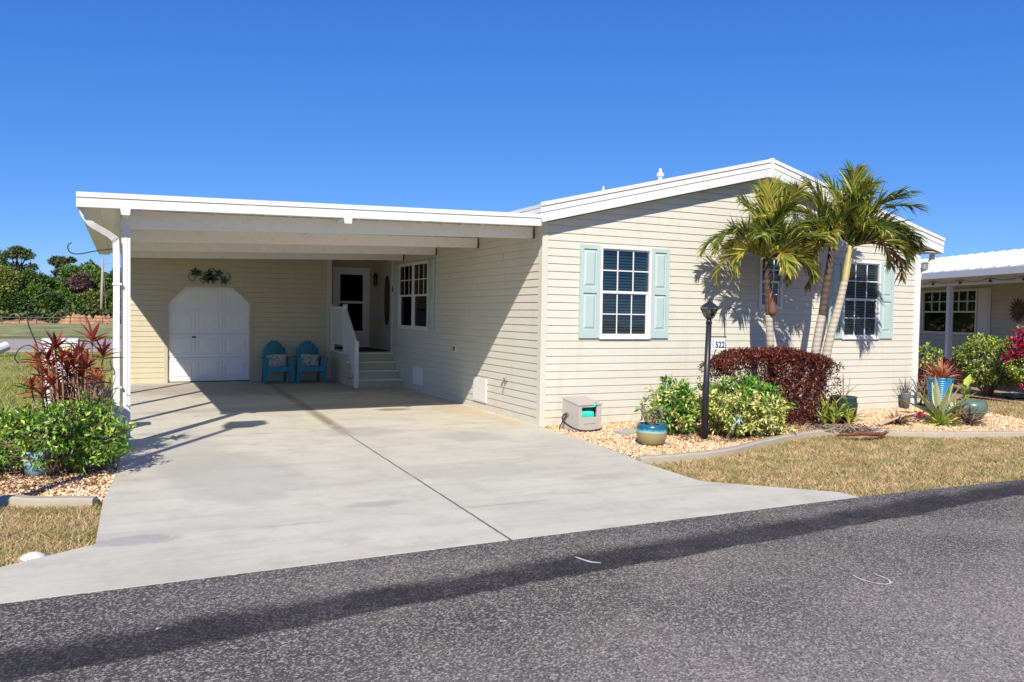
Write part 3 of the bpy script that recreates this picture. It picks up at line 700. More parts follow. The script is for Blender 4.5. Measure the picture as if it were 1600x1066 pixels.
def shutter(T, u0, u1, z0, z1, parent):
    s = MB(T); o0, o1 = .016, .045; st = .06
    s.box(u0, u0+st, o0, o1, z0, z1); s.box(u1-st, u1, o0, o1, z0, z1)
    H = z1-z0; r = [(0, .122), (.122+.564, .122+.564+.09), (H-.058, H)]
    for a, b_ in r: s.box(u0+st, u1-st, o0, o1, z0+a, z0+b_)
    for a, b_ in ((.122, .686), (.776, H-.058)):
        s.box(u0+st, u1-st, o0, o0+.006, z0+a, z0+b_)
        a0, a1, c0, c1 = u0+st+.018, u1-st-.018, z0+a+.022, z0+b_-.022
        s.add([(a0, o0+.006, c0), (a1, o0+.006, c0), (a1, o0+.006, c1), (a0, o0+.006, c1), (a0+.03, o0+.022, c0+.03), (a1-.03, o0+.022, c0+.03), (a1-.03, o0+.022, c1-.03), (a0+.03, o0+.022, c1-.03)],
              [(4, 5, 6, 7), (0, 1, 5, 4), (1, 2, 6, 5), (2, 3, 7, 6), (3, 0, 4, 7)])
    return s.build('shutter', M['aqua'], parent)
shutter(FR, .619, .975, 1.304, 2.714, home); shutter(FR, 1.92, 2.26, 1.304, 2.714, home)
shutter(FR, 5.73, 6.08, 1.304, 2.714, home); shutter(FR, 7.025, 7.375, 1.304, 2.714, home)
shutter(SD, 4.56, 4.90, 1.32, 2.72, home); shutter(SD, 6.845, 7.2, 1.32, 2.72, home)
# small wall fittings
for (a, b_, c0, c1) in ((1.93, 2.50, .13, .55), (5.17, 5.80, .14, .52)):
    mb = MB(SD); mb.box(a, b_, .014, .030, c0, c1); mb.box(a+.02, b_-.02, .030, .034, c0+.02, c1-.02); mb.build('access_panel', M['vinyl'], home)
mb = MB(SD); mb.box(3.36, 3.46, .012, .035, .93, 1.06); mb.build('outlet_box', M['vinyl'], home)
mb = MB(SD); mb.box(3.385, 3.435, .0352, .05, .955, 1.035); mb.build('outlet_cover', M['black'], home)
mb = MB(SD); mb.tube([(1.15, .01, .57), (1.15, .07, .57), (1.15, .10, .53), (1.15, .10, .49)], .012, 8); mb.tube([(1.11, .06, .61), (1.19, .06, .61)], .008, 6); mb.tube([(1.15, .06, .57), (1.15, .06, .61)], .006, 6); mb.build('faucet', M['bronze'], home)
mb = MB(SD); mb.box(7.28, 7.33, .014, .035, 2.12, 2.22); mb.build('doorbell', M['black'], home)
# seams in the siding
for (y_, z_) in ((1.35, 2.53), (2.75, 1.61), (3.5, 1.95), (2.4, 2.07)): mb = MB(SD); mb.box(y_, y_+.006, .009, .0195, z_, z_+.10); mb.build('siding_seam', M['trim_cream'], home)
for (x_, k_) in ((2.95, 5), (5.2, 2), (3.35, 16), (.42, 20), (7.6, 9), (2.6, 24), (5.4, 12)): mb = MB(FR); z_ = k_*CH; mb.hexa([(x_, .0, z_+.002), (x_+.5, .0, z_+.002), (x_+.5, .0, z_+.1), (x_, .0, z_+.1), (x_, .0158, z_+.002), (x_+.5, .0142, z_+.002), (x_+.5, .0043, z_+.1), (x_, .0058, z_+.1)]); mb.build('siding_seam', M['siding'], home)
# roof
def zl(x): return 3.25+.24*(x+.16)
PX, PZ = 4.15, 4.285
def ztop(x): return PZ-.2395*(PX-x) if x < PX else PZ-.252*(x-PX)
XL, XR = -.16, 8.46
mb = MB(); th = .05
poly = [(XL, ztop(XL)), (PX, PZ), (XR, ztop(XR)), (XR, ztop(XR)-th), (PX, PZ-th), (XL, ztop(XL)-th)]
mb.add([(x, y, z-.012) for y in (-.2, 14.3) for x, z in poly], [(0, 5, 4, 1), (1, 4, 3, 2), (6, 7, 10, 11), (7, 8, 9, 10), (0, 1, 7, 6), (1, 2, 8, 7), (3, 4, 10, 9), (4, 5, 11, 10), (2, 3, 9, 8), (5, 0, 6, 11)])
mb.build('roof', M['roof_white'], home)
mb = MB()
def band(o0, o1, ya, yb):
    for (xa, xb) in ((XL, PX), (PX, XR)):
        mb.add([(xa, ya, ztop(xa)+o1), (xb, ya, ztop(xb)+o1), (xb, ya, ztop(xb)+o0), (xa, ya, ztop(xa)+o0), (xa, yb, ztop(xa)+o1), (xb, yb, ztop(xb)+o1), (xb, yb, ztop(xb)+o0), (xa, yb, ztop(xa)+o0)],
               [(0, 3, 2, 1), (4, 5, 6, 7), (0, 1, 5, 4), (3, 7, 6, 2), (0, 4, 7, 3), (1, 2, 6, 5)])
band(-.045, .015, -.252, -.20); band(-.135, -.050, -.236, -.20); band(-.275, -.140, -.226, -.20)
mb.build('rake_fascia', M['white'], home)
mb = MB(); band(-.275, -.262, -.199, .0); mb.build('soffit', M['soffit'], home)
mb = MB(); mb.box(PX-.03, PX+.03, -.258, -.2, PZ-.30, PZ+.022); mb.build('ridge_trim', M['white'], home)
# eaves along the sides
mb = MB(); mb.box(8.40, XR, -.19, 14.2, ztop(XR)-.26, ztop(XR)-.07); mb.box(8.09, 8.40, -.19, 14.2, ztop(XR)-.26, ztop(XR)-.245); mb.build('eave_fascia', M['white'], home)
mb = MB(); mb.box(XL, -.05, -.19, 14.2, ztop(XL)-.13, ztop(XL)-.07); mb.build('eave_gutter', M['white'], home)
mb = MB(); mb.tube([(8.42, -.02, 2.92), (8.40, -.02, 2.80), (8.28, -.02, 2.66), (8.14, .03, 2.60), (8.13, .05, 2.4), (8.13, .05, .05)], .05, 4, sq=True); mb.build('downspout', M['white'], home)
mb = MB(); mb.lathe([(.02, 0), (.055, .02), (.06, .12), (.075, .13), (.03, .16)], (8.16, -.06, 2.60), 12); mb.build('flood_light', M['silver'], home)
for (vx, vy, h, r_) in ((2.93, 1.2, .24, .038), (1.83, 1.3, .12, .026)):
    zz_ = ztop(vx)-.04; mb = MB(); mb.lathe([(r_*1.8, 0), (r_*1.3, .08), (r_, .1), (r_, h-.1), (r_*1.7, h-.08), (r_*1.7, h-.04), (r_*.7, h), (r_*.6, h+.05)], (vx, vy, zz_), 16); mb.build('roof_vent', M['white'], home, smooth=False)
# storm door
sd = MB(AB)
sd.box(-.78, -.72, .0, .045, .72, 2.78); sd.box(.13, .18, .0, .045, .72, 2.78); sd.box(-.72, .13, .0, .044, 2.72, 2.78)
sd.box(-.72, -.59, .004, .035, .74, 2.72); sd.box(.0, .13, .004, .035, .74, 2.72); sd.box(-.59, .0, .004, .035, 2.6, 2.72); sd.box(-.59, .0, .004, .035, .74, 1.16); sd.box(-.59, .0, .004, .034, 1.86, 1.92)
sdo = sd.build('storm_door', M['door_white'], home)
mb = MB(AB); mb.box(-.59, .0, .01, .016, 1.16, 1.86); mb.box(-.59, .0, .01, .016, 1.92, 2.6); mb.build('pane', M['glass_dark'], sdo)
mb = MB(AB); mb.tube([(-.65, .035, 1.80), (-.65, .08, 1.80), (-.58, .085, 1.80)], .012, 6); mb.build('handle', M['black'], sdo)
mb = MB(AB); mb.box(-.8, .2, -.4, -.05, .7, 2.8); mb.build('door_backing', M['darkvoid'], sdo)
ed = MB(lambda u, o, z: (.45-o, u, z)); ed.box(7.7, 8.7, .016, .05, .75, 2.75)
for a, b_ in ((7.8, 8.15), (8.25, 8.6)):
    for c0, c1 in ((.9, 1.5), (1.65, 2.6)): ed.box(a, b_, .05, .058, c0, c1)
ed.build('entry_door', M['door_white'], home)
mb = MB(AB); mb.lathe([(.015, 0), (.05, .03), (.055, .22), (.07, .24), (.03, .32), (.008, .36)], (.31, .1, 2.32), 8); mb.box(.29, .33, .0, .07, 2.44, 2.5); mb.build('wall_lantern', M['black'], home)

# ------------------------------------------------------------------ steps
st = thing('entry_steps', 'white vinyl steps with a side railing leading to the storm door', 'steps', (-.53, 7.3, 0))
mb = MB(); mb.box(-1.05, -.004, 7.34, 9.99, .0, .69); mb.box(.004, .449, 7.475, 9.99, .0, .69); mb.build('landing_base', M['siding_back'], st)
mb = MB(); mb.box(-1.08, -.003, 7.31, 9.985, .695, .725); mb.box(.0, .445, 7.478, 9.985, .695, .725); mb.build('landing_deck', M['tread'], st)
mb = MB(); mb.box(-.8, .15, 7.75, 9.9, .727, .737); mb.build('door_mat', M['deckmat'], st)
for k, (yf, zt) in enumerate(((6.58, .18), (6.83, .36), (7.08, .54))):
    mb = MB(); mb.box(-1.03, -.012, yf+.02, 7.335-.001*k, (zt-.18) if k else 0, zt-.032); mb.build('riser', M['siding_back'], st)
    mb = MB(); mb.box(-1.07, -.004, yf-.015, yf+.28, zt-.03, zt); mb.build('tread', M['tread'], st)
rl = MB()
def rbar(p, q, w_=.02, h_=.03):
    p = Vector(p); q = Vector(q); rl.hexa([(p.x-w_, p.y, p.z-h_), (p.x+w_, p.y, p.z-h_), (q.x+w_, q.y, q.z-h_), (q.x-w_, q.y, q.z-h_), (p.x-w_, p.y, p.z), (p.x+w_, p.y, p.z), (q.x+w_, q.y, q.z), (q.x-w_, q.y, q.z)])
rx = -1.04
rbar((rx, 6.6, .96), (rx, 7.62, 1.76), .03, .05); rbar((rx, 6.6, .22), (rx, 7.5, .95), .02, .04)
rbar((rx, 7.62, 1.76), (rx, 8.85, 1.76), .03, .05); rbar((rx, 7.62, .92), (rx, 8.85, .92), .02, .04)
rail = rl.build('railing', M['vinyl'], st)
for (y_, zb, zt) in ((6.6, -.0, 1.0), (7.62, .72, 1.79), (8.85, .72, 1.79)): mb = MB(); mb.box(rx-.04, rx+.04, y_-.04, y_+.04, zb, zt); mb.box(rx-.05, rx+.05, y_-.05, y_+.05, zt, zt+.02); mb.build('post', M['vinyl'], rail)
for k in range(11):
    y_ = 6.69+k*.084; mb = MB(); mb.box(rx-.013, rx+.013, y_-.02, y_+.02, .2+(y_-6.6)*.80, .92+(y_-6.6)*.784); mb.build('baluster', M['vinyl'], rail)
for k in range(12):
    y_ = 7.72+k*.095; mb = MB(); mb.box(rx-.013, rx+.013, y_-.02, y_+.02, .9, 1.72); mb.build('baluster', M['vinyl'], rail)

# ------------------------------------------------------------------ carport
cp = thing('carport', 'white flat carport roof on slim posts over the driveway', 'carport', (-5.56, .1, 0))
CX0, CX1 = -5.93, -.02
def ct(x): return 2.94+(x+6.05)/6.03*.145
def slab(mb, o0, o1, y0, y1, x0=CX0, x1=CX1):
    mb.hexa([(x0, y0, ct(x0)+o0), (x1, y0, ct(x1)+o0), (x1, y1, ct(x1)+o0), (x0, y1, ct(x0)+o0), (x0, y0, ct(x0)+o1), (x1, y0, ct(x1)+o1), (x1, y1, ct(x1)+o1), (x0, y1, ct(x0)+o1)])
mb = MB(); slab(mb, -.115, -.012, -.02, 8.97); slab(mb, -.115, -.012, -.27, -.021, CX0, -.187)
k = CX0+.15
while k < CX1-.3:
    slab(mb, -.128, -.115, -.265, 8.96, k, k+.028); k += .305
mb.build('roof', M['white_beam'], cp)
mb = MB(); slab(mb, -.052, .006, -.308, -.27, -6.06, -.185); slab(mb, -.162, -.057, -.296, -.27, -6.06, -.185); mb.build('front_fascia', M['white'], cp)
for x_ in (-1.9, -4.2): mb = MB(); slab(mb, -.159, -.060, -.2985, -.297, x_, x_+.09); mb.build('fascia_joint', M['white'], cp)
for by in (.30, 2.42, 4.52, 6.58):
    mb = MB(); x0, x1 = -5.62, -.035
    z0, z1 = 2.615, 2.795
    mb.hexa([(x0, by-.035, z0), (x1, by-.035, z1), (x1, by+.035, z1), (x0, by+.035, z0), (x0, by-.035, ct(x0)-.13), (x1, by-.035, ct(x1)-.13), (x1, by+.035, ct(x1)-.13), (x0, by+.035, ct(x0)-.13)])
    bo = mb.build('beam', M['white_beam'], cp)
    mb = MB(); mb.box(-.034, -.015, by-.05, by+.05, z1-.005, z1+.13); mb.build('beam_hanger', M['bronze'], bo)
for py in (.10, 2.27, 4.40, 6.62):
    mb = MB(); x = -5.555; h_ = .048
    mb.box(x-h_, x+h_, py-h_, py+h_, 0, 2.63)
    for sx_ in (-1, 1):
        mb.box(x-h_*.35, x+h_*.35, py+sx_*h_-(.004 if sx_ < 0 else 0), py+sx_*h_+(.004 if sx_ > 0 else 0), .02, 2.6)
    po = mb.build('post', M['white'], cp)
    mb = MB(); mb.box(x-.058, x+.058, py-.058, py+.058, 0, .05); mb.build('base_bracket', M['white'], po)
for x in (-5.56, -2.98):
    mb = MB(); mb.box(x-.03, x+.03, -.285, 8.9, ct(x)-.225, ct(x)-.129) if x < -5 else mb.box(x-.02, x+.02, -.24, 8.9, ct(x)-.165, ct(x)-.129)
    mb.build('roof_channel', M['white_beam'], cp)
    mb = MB(); mb.hexa([(x-.045, -.30, ct(x)-.235), (x+.045, -.30, ct(x)-.235), (x+.045, -.285, ct(x)-.235), (x-.045, -.285, ct(x)-.235), (x-.055, -.30, ct(x)-.163), (x+.055, -.30, ct(x)-.163), (x+.055, -.285, ct(x)-.163), (x-.055, -.285, ct(x)-.163)])
    mb.build('channel_cap', M['white'], cp)
mb = MB(); gx = CX0-.002
mb.box(gx-.12, gx+.09, -.268, 8.97, 2.795, 2.807); mb.box(gx+.05, gx+.09, -.268, 8.96, 2.8075, ct(gx+.05)-.1155); mb.box(gx-.125, gx-.12, -.268, 8.97, 2.795, 2.925); mb.box(gx-.125, gx, 8.97, 8.976, 2.80, 2.925)
mb.build('side_gutter', M['white'], cp)
mb = MB(); pts = smoothline([(-6.0, -.12, 2.80), (-5.99, -.12, 2.72), (-5.92, -.10, 2.62), (-5.80, -.05, 2.55), (-5.69, -.0, 2.47), (-5.655, .03, 2.32), (-5.655, .03, 1.2), (-5.655, .03, .1), (-5.68, -.06, .03)], 5)
mb.tube(pts, .05, 4, sq=True); mb.build('downspout', M['white'], cp)
for z_ in (1.92, .7): mb = MB(); mb.box(-5.70, -5.60, -.011, .071, z_, z_+.025); mb.build('downspout_strap', M['white'], cp)

# ------------------------------------------------------------------ patio chairs and pillows
def chair(x, y, rz, label):
    t = thing('adirondack_chair', label, 'chair', (x, y, 0), 'turquoise patio chairs by the storage wall')
    ca, sa = math.cos(rz), math.sin(rz)
    T = lambda u, v, z: (x+u*ca-v*sa, y+u*sa+v*ca, z)
    mb = MB(T)
    for k in range(5):
        a = .30-k*.115; mb.hexa([(-.235, -a, .355-k*.022), (.235, -a, .355-k*.022), (.235, -a+.10, .335-k*.022), (-.235, -a+.10, .335-k*.022), (-.235, -a, .38-k*.022), (.235, -a, .38-k*.022), (.235, -a+.10, .36-k*.022), (-.235, -a+.10, .36-k*.022)])
    mb.box(-.26, .26, -.325, -.302, .27, .385)
    mb.build('seat', M['chair'], t)
    mb = MB(T); n = 6
    for k in range(n):
        u = (k-(n-1)/2); b0 = u*.068; t0 = u*.088; w0 = .030; w1 = .040
        zt = .96-.022*u*u
        mb.hexa([(b0-w0, .15, .30), (b0+w0, .15, .30), (b0+w0, .175, .30), (b0-w0, .175, .30), (t0-w1, .37, zt-(.03 if u < 0 else 0)*abs(u)), (t0+w1, .37, zt-(.03 if u > 0 else 0)*abs(u)), (t0+w1, .392, zt-(.03 if u > 0 else 0)*abs(u)), (t0-w1, .392, zt-(.03 if u < 0 else 0)*abs(u))])
    mb.hexa([(-.26, .30, .60), (.26, .30, .60), (.26, .325, .60), (-.26, .325, .60), (-.26, .325, .67), (.26, .325, .67), (.26, .35, .67), (-.26, .35, .67)])
    mb.build('backrest', M['chair'], t)
    for s_ in (-1, 1):
        mb = MB(T); mb.prism([(s_*.22, -.36), (s_*.36, -.36), (s_*.365, -.25), (s_*.32, .32), (s_*.26, .32)], .555, .58, 'z'); mb.build('armrest', M['chair'], t)
        mb = MB(T); mb.hexa([(s_*.30-.035, -.30, 0), (s_*.30+.035, -.30, 0), (s_*.30+.035, -.25, 0), (s_*.30-.035, -.25, 0), (s_*.275-.055, -.33, .555), (s_*.275+.055, -.33, .555), (s_*.275+.055, -.26, .555), (s_*.275-.055, -.26, .555)]); mb.build('leg', M['chair'], t)
        mb = MB(T); mb.hexa([(s_*.25-.025, .36, 0), (s_*.25+.025, .36, 0), (s_*.25+.025, .43, 0), (s_*.25-.025, .43, 0), (s_*.25-.025, .17, .555), (s_*.25+.025, .17, .555), (s_*.25+.025, .25, .555), (s_*.25-.025, .25, .555)]); mb.build('leg', M['chair'], t)
        mb = MB(T); mb.hexa([(s_*.25-.012, -.30, .26), (s_*.25+.012, -.30, .26), (s_*.25+.012, .3, .20), (s_*.25-.012, .3, .20), (s_*.25-.012, -.30, .35), (s_*.25+.012, -.30, .35), (s_*.25+.012, .3, .28), (s_*.25-.012, .3, .28)]); mb.build('side_rail', M['chair'], t)
    return T
def pillow(T, label, tilt=0.0, w_=.22):
    mb = MB(); n = 12; vs = []; fs = []
    for sgn in (-1, 1):
        for i in range(n+1):
            for j in range(n+1):
                a = i/n*2-1; c = j/n*2-1
                th_ = .055*math.sqrt(max(0, (1-a*a)*(1-c*c)))
                u = a*w_*(1-.06*(1-c*c)*0); z = c*.15
                u2, z2 = u*math.cos(tilt)-z*math.sin(tilt), u*math.sin(tilt)+z*math.cos(tilt)
                vs.append(T(u2, .02+z2*.35+sgn*th_, .50+z2*.95))
    o2 = (n+1)**2
    for i in range(n):
        for j in range(n):
            a = i*(n+1)+j; fs.append((a, a+1, a+n+2, a+n+1)); fs.append((o2+a, o2+a+n+1, o2+a+n+2, o2+a+1))
    mb.add(vs, fs); o = mb.build('throw_pillow', M['pillow'], None, smooth=True)
    return tag(o, label, 'pillow', 'patterned pillows on the patio chairs')
T1 = chair(-2.42, 8.37, .0, 'turquoise fan back patio chair nearer the garage door')
T2 = chair(-1.68, 8.33, -.05, 'turquoise fan back patio chair nearer the entry steps')
pillow(T1, 'grey patterned pillow on the patio chair nearer the garage door', .06)
pillow(T2, 'grey patterned pillow on the patio chair nearer the steps', -.04, .2)

# wall ornament: ivy scroll over the garage door
orn = thing('ivy_scroll_ornament', 'dark green metal ivy leaf scroll on the wall above the garage door', 'wall ornament', (-3.83, YB-.04, 2.4))
mb = MB()
def spiral(cx, cz, r0, r1, a0, a1, n=18, y=YB-.045): return [(cx+(r0+(r1-r0)*i/n)*math.cos(a0+(a1-a0)*i/n), y, cz+(r0+(r1-r0)*i/n)*math.sin(a0+(a1-a0)*i/n)) for i in range(n+1)]
mb.tube(spiral(-4.17, 2.36, .11, .03, 2.0, 7.5), .007, 5); mb.tube(spiral(-3.98, 2.32, .09, .025, 1.0, -5), .007, 5); mb.tube(spiral(-3.78, 2.47, .12, .05, .2, 4.6), .007, 5); mb.tube(spiral(-3.47, 2.38, .12, .03, 1.5, -3.5), .007, 5)
mb.tube([(-4.2, YB-.045, 2.46), (-3.9, YB-.045, 2.38), (-3.6, YB-.045, 2.42), (-3.42, YB-.045, 2.30)], .008, 5)
mb.build('scroll', M['sheet_green'], orn)
for (cx, cz, s_, a0) in ((-4.13, 2.48, .12, .2), (-3.86, 2.37, .15, 1.0), (-3.74, 2.36, .14, 2.2), (-3.82, 2.48, .10, .5), (-3.62, 2.47, .11, 1.4), (-3.5, 2.31, .11, .1), (-4.04, 2.47, .08, 2)):
    p = [];
    for k in range(10):
        r_ = s_*(1 if k % 2 == 0 else .45)*(1.0); p.append((cx+r_*math.cos(a0+k*.6283), cz+r_*math.sin(a0+k*.6283)))
    mb = MB(); mb.prism(p, YB-.062, YB-.055); mb.build('leaf', M['sheet_green'], orn)
mb = MB(); vs = []
for k in range(28):
    a = 2*math.pi*k/28; vs.append((9.2+.14*math.cos(a), 1.95+.62*math.sin(a)))
mb.prism(vs, .385, .43, 'x'); tag(mb.build('oval_plaque', M['bronze']), 'tall brown oval plaque on the white wall inside the entry recess', 'wall ornament')

# plant hooks on the carport post
def hook(name, pts, r_, mat, label, cat, group=None):
    mb = MB(); mb.tube(smoothline(pts, 5), r_, 6); o = mb.build(name, mat, None, smooth=True); return tag(o, label, cat, group)
hook('plant_bracket', [(-5.63, .1, 2.36), (-5.85, .08, 2.32), (-6.05, .05, 2.27), (-6.14, .05, 2.29), (-6.16, .05, 2.36), (-6.12, .05, 2.40)], .007, M['black'], 'thin black hook reaching left high on the front carport post', 'plant hook', 'plant hooks on the carport post')
hook('plant_bracket', [(-5.725, .0, 1.03), (-5.71, -.06, .93), (-5.78, -.05, .92), (-5.95, -.05, .90), (-6.1, -.05, .82)], .008, M['black'], 'black hook low on the front carport post above the shrub', 'plant hook', 'plant hooks on the carport post')

# ------------------------------------------------------------------ foliage generators
def cluster_leaves(name, centres, outs, per, L, W, mat, parent, spread=.8, jl=.3):
    n = len(centres); P = np.repeat(centres, per, 0); O = np.repeat(outs, per, 0)
    D = unit(O*.55+unit(RNG.normal(0, 1, (n*per, 3)))*spread+np.array([0, 0, .12]))
    P = P+RNG.normal(0, L*.25, P.shape)
    ln = L*RNG.uniform(1-jl, 1+jl, len(P)); wd = W*RNG.uniform(.75, 1.2, len(P))
    P[:, 2] = np.maximum(P[:, 2], .01)
    return leaves(name, P, D, ln, wd, mat, parent, .15, .6)
def ell_shell(n, c, r, rmin=.6, zmin=.02, lump=.16, seed=1):
    d = unit(RNG.normal(0, 1, (n*2, 3))); q = RNG.uniform(rmin, 1, (n*2, 1))**.6
    l = 1+lump*np.sin(d[:, :1]*5+seed)*np.cos(d[:, 1:2]*6+seed*2)+lump*.6*np.sin(d[:, 2:3]*9+seed*3+d[:, :1]*7)
    P = np.array(c)+d*np.array(r)*q*l; k = P[:, 2] > zmin
    return P[k][:n], d[k][:n]
def stems(name, base, tips, mat, parent, r0=.012, r1=.004):
    mb = MB()
    for t_ in tips:
        b_ = Vector(base)+Vector((random.uniform(-.1, .1), random.uniform(-.08, .08), 0)); e = Vector(t_); m_ = b_.lerp(e, .5)+Vector((random.uniform(-.05, .05), random.uniform(-.05, .05), .08))
        mb.tube([b_, m_, e], [r0, (r0+r1)/2, r1], 5)
    return mb.build(name, mat, parent, recalc=False)

# red hedge
h = thing('red_leaf_hedge', 'clipped dark red leaved hedge under the palms', 'hedge', (3.4, -1.1, 0))
n = 2600
u = RNG.uniform(-1, 1, n); v = RNG.uniform(-1, 1, n); t = RNG.uniform(0, 1, n)
X = 3.40+1.10*u; top = 1.17-.20*np.abs(u)**3+.02*np.sin(u*9); Y = -1.08+.42*v*np.sqrt(1-.5*u*u)
Z = top-RNG.exponential(.075, n)-.05*v*v
A = np.stack([X, Y, np.maximum(Z, .5)], 1); OA = unit(np.stack([u*.3, v*.3, np.ones(n)], 1))
n2 = 2100; u = RNG.uniform(-1, 1, n2); z = RNG.uniform(.03, 1, n2); s_ = RNG.choice([-1, 1], n2, p=[.65, .35])
Xb = 3.88+(.55+.12*z)*u; Yb = -1.08+s_*-1*RNG.uniform(.18, .42, n2)*-1
Yb = -1.08-RNG.uniform(-.35, .43, n2)
B = np.stack([Xb, Yb, z*.95+.03], 1); OB = unit(np.stack([u, -np.ones(n2), .4+0*u], 1))
n3 = 420; u = RNG.uniform(-1, .2, n3); C_ = np.stack([3.40+1.08*u, -1.08+RNG.uniform(-.4, .4, n3), RNG.uniform(.45, 1.0, n3)], 1); OC = unit(np.stack([u, -1+0*u, 0*u], 1))
cluster_leaves('foliage', np.concatenate([A, B, C_]), np.concatenate([OA, OB, OC]), 5, .045, .02, M['redhedge'], h, 1.0)
stems('stems', (3.3, -1.08, 0), [(3.4+random.uniform(-1.0, 1.0), -1.08+random.uniform(-.35, .35), random.uniform(.6, 1.05)) for _ in range(70)], M['twig'], h, .011, .003)

# umbrella shrubs
s1 = thing('umbrella_shrub', 'small green umbrella shrub left of the black lamp post', 'shrub', (1.35, -1.35, 0), 'umbrella shrubs in the stone bed')
P, O = ell_shell(330, (1.38, -1.38, .38), (.40, .34, .34), .4, .06, .36, 2)
cluster_leaves('foliage', P[:200], O[:200], 9, .085, .032, M['sgreen'], s1, .9)
cluster_leaves('variegated_foliage', P[200:], O[200:], 9, .08, .03, M['svar'], s1, .9)
stems('stems', (1.38, -1.38, 0), P[::14], M['twig'], s1)
s2 = thing('umbrella_shrub', 'large cream and green variegated umbrella shrub right of the lamp post', 'shrub', (2.3, -1.95, 0), 'umbrella shrubs in the stone bed')
P, O = ell_shell(720, (2.25, -1.82, .38), (.60, .46, .38), .45, .03, .34, 5)
g = (P[:, 2]+RNG.normal(0, .09, len(P))+.12*(P[:, 0]-2.2)) > .60
cluster_leaves('foliage', P[g], O[g], 9, .085, .032, M['sgreen'], s2, .9)
cluster_leaves('variegated_foliage', P[~g], O[~g], 9, .08, .03, M['svar'], s2, .9)
stems('stems', (2.25, -1.82, 0), P[::22], M['twig'], s2)

# ixora bush left
s3 = thing('green_shrub', 'loose bright green shrub beside the driveway in front of the carport post', 'shrub', (-6.2, -1.5, 0))
P, O = ell_shell(520, (-6.20, -1.45, .40), (.50, .48, .34), .45, .12, .34, 3)
P2, O2 = ell_shell(260, (-5.82, -1.62, .36), (.28, .32, .32), .45, .08, .34, 6)
P3, O3 = ell_shell(300, (-6.75, -1.35, .34), (.40, .48, .32), .45, .08, .34, 9)
P = np.concatenate([P, P2, P3]); O = np.concatenate([O, O2, O3])
kk = ~((P[:, 2] < .30) & (P[:, 1] < -1.5) & (P[:, 0] < -6.2) & (P[:, 0] > -6.5) & (RNG.uniform(0, 1, len(P)) < .3)); P, O = P[kk], O[kk]
cluster_leaves('foliage', P, O, 6, .062, .026, M['ixora'], s3, .9)
stems('stems', (-6.2, -1.5, 0), P[::7], M['bark_red'] if False else M['twig'], s3, .009, .003)

# leaf litter
def litter(poly, n, label):
    P = scatter(poly, n); n = len(P); P = np.concatenate([P, RNG.uniform(-.005, .02, (n, 1))], 1)
    D = unit(np.concatenate([RNG.normal(0, 1, (n, 2)), RNG.normal(0, .15, (n, 1))], 1))
    o = leaves('leaf_litter', P, D, RNG.uniform(.02, .06, n), RNG.uniform(.01, .025, n), M['litter'], None, .1, .3); stuff(o, label, 'leaf litter')
litter([(1.2, -2.1), (2.0, -2.35), (3.0, -2.05), (4.0, -1.8), (4.9, -1.6), (4.9, -.6), (1.0, -.8)], 7000, 'brown fallen leaves under the red hedge and umbrella shrubs')
litter([(-7.5, -2.3), (-5.8, -2.3), (-5.7, -.6), (-7.5, -.6)], 3500, 'brown fallen leaves under the green shrub left of the driveway')

# cordyline
cd = thing('red_cordyline', 'tall red leaved cordyline canes behind the green shrub', 'plant', (-6.05, -1.0, 0))
ros = [(-5.88, 1.30, .26), (-6.21, 1.22, .26), (-6.40, 1.08, .22), (-6.05, 1.04, .25), (-5.78, 1.13, .24), (-6.24, .86, .26), (-5.98, .92, .22), (-6.34, .74, .25), (-6.12, .95, .26), (-5.93, 1.02, .2), (-6.28, 1.10, .2), (-6.15, 1.12, .18), (-6.0, 1.16, .17), (-6.33, .95, .2), (-5.84, .9, .17), (-6.18, .72, .22), (-6.42, .82, .18), (-6.08, .82, .2), (-6.25, 1.0, .16)]
mb = MB(); lf = MB()
for i, (x, z, L) in enumerate(ros):
    y = -1.0+random.uniform(-.2, .2)
    mb.tube([(x*.4-6.08*.6, -1.0, 0), (x*.8-6.08*.2, y, z*.5), (x, y, z)], [.014, .011, .008], 6)
    for k in range(15):
        a = k*2.4+i; el = .1+1.3*(k/15); d = (math.cos(a)*math.cos(el), math.sin(a)*math.cos(el), math.sin(el))
        strap(lf, (x, y, z-.03+.004*k), d, L*random.uniform(.7, 1.1), .045*random.uniform(.7, 1.2), random.uniform(.2, 1.0), 5, .6)
mb.build('canes', M['twig'], cd, recalc=False); lf.build('foliage', M['cordy'], cd, recalc=False)
# dried twig shrub
tw = thing('dry_twig_shrub', 'leafless tan twiggy shrub behind the green shrub', 'shrub', (-5.95, -.75, 0)); mb = MB()
for k in range(260):
    a = random.uniform(0, 6.28); rr_ = random.uniform(.02, .33); zt = random.uniform(.55, .98)
    b_ = Vector((-5.93+rr_*.5*math.cos(a), -.85+rr_*.5*math.sin(a), random.uniform(.2, .6))); e = Vector((-5.93+rr_*math.cos(a), -.85+rr_*math.sin(a), zt))
    m_ = b_.lerp(e, .55)+Vector([random.uniform(-.06, .06) for _ in range(3)])
    mb.tube([b_, m_, e], [.006, .005, .003], 4, cap=False)
mb.build('twigs', M['twig_tan'], tw, recalc=False)
mb = MB()
for k in range(9): mb.tube([(-5.93, -.85, 0), (-5.93+random.uniform(-.15, .15), -.85+random.uniform(-.15, .15), .55)], [.012, .007], 5)
mb.build('stems', M['twig'], tw, recalc=False)
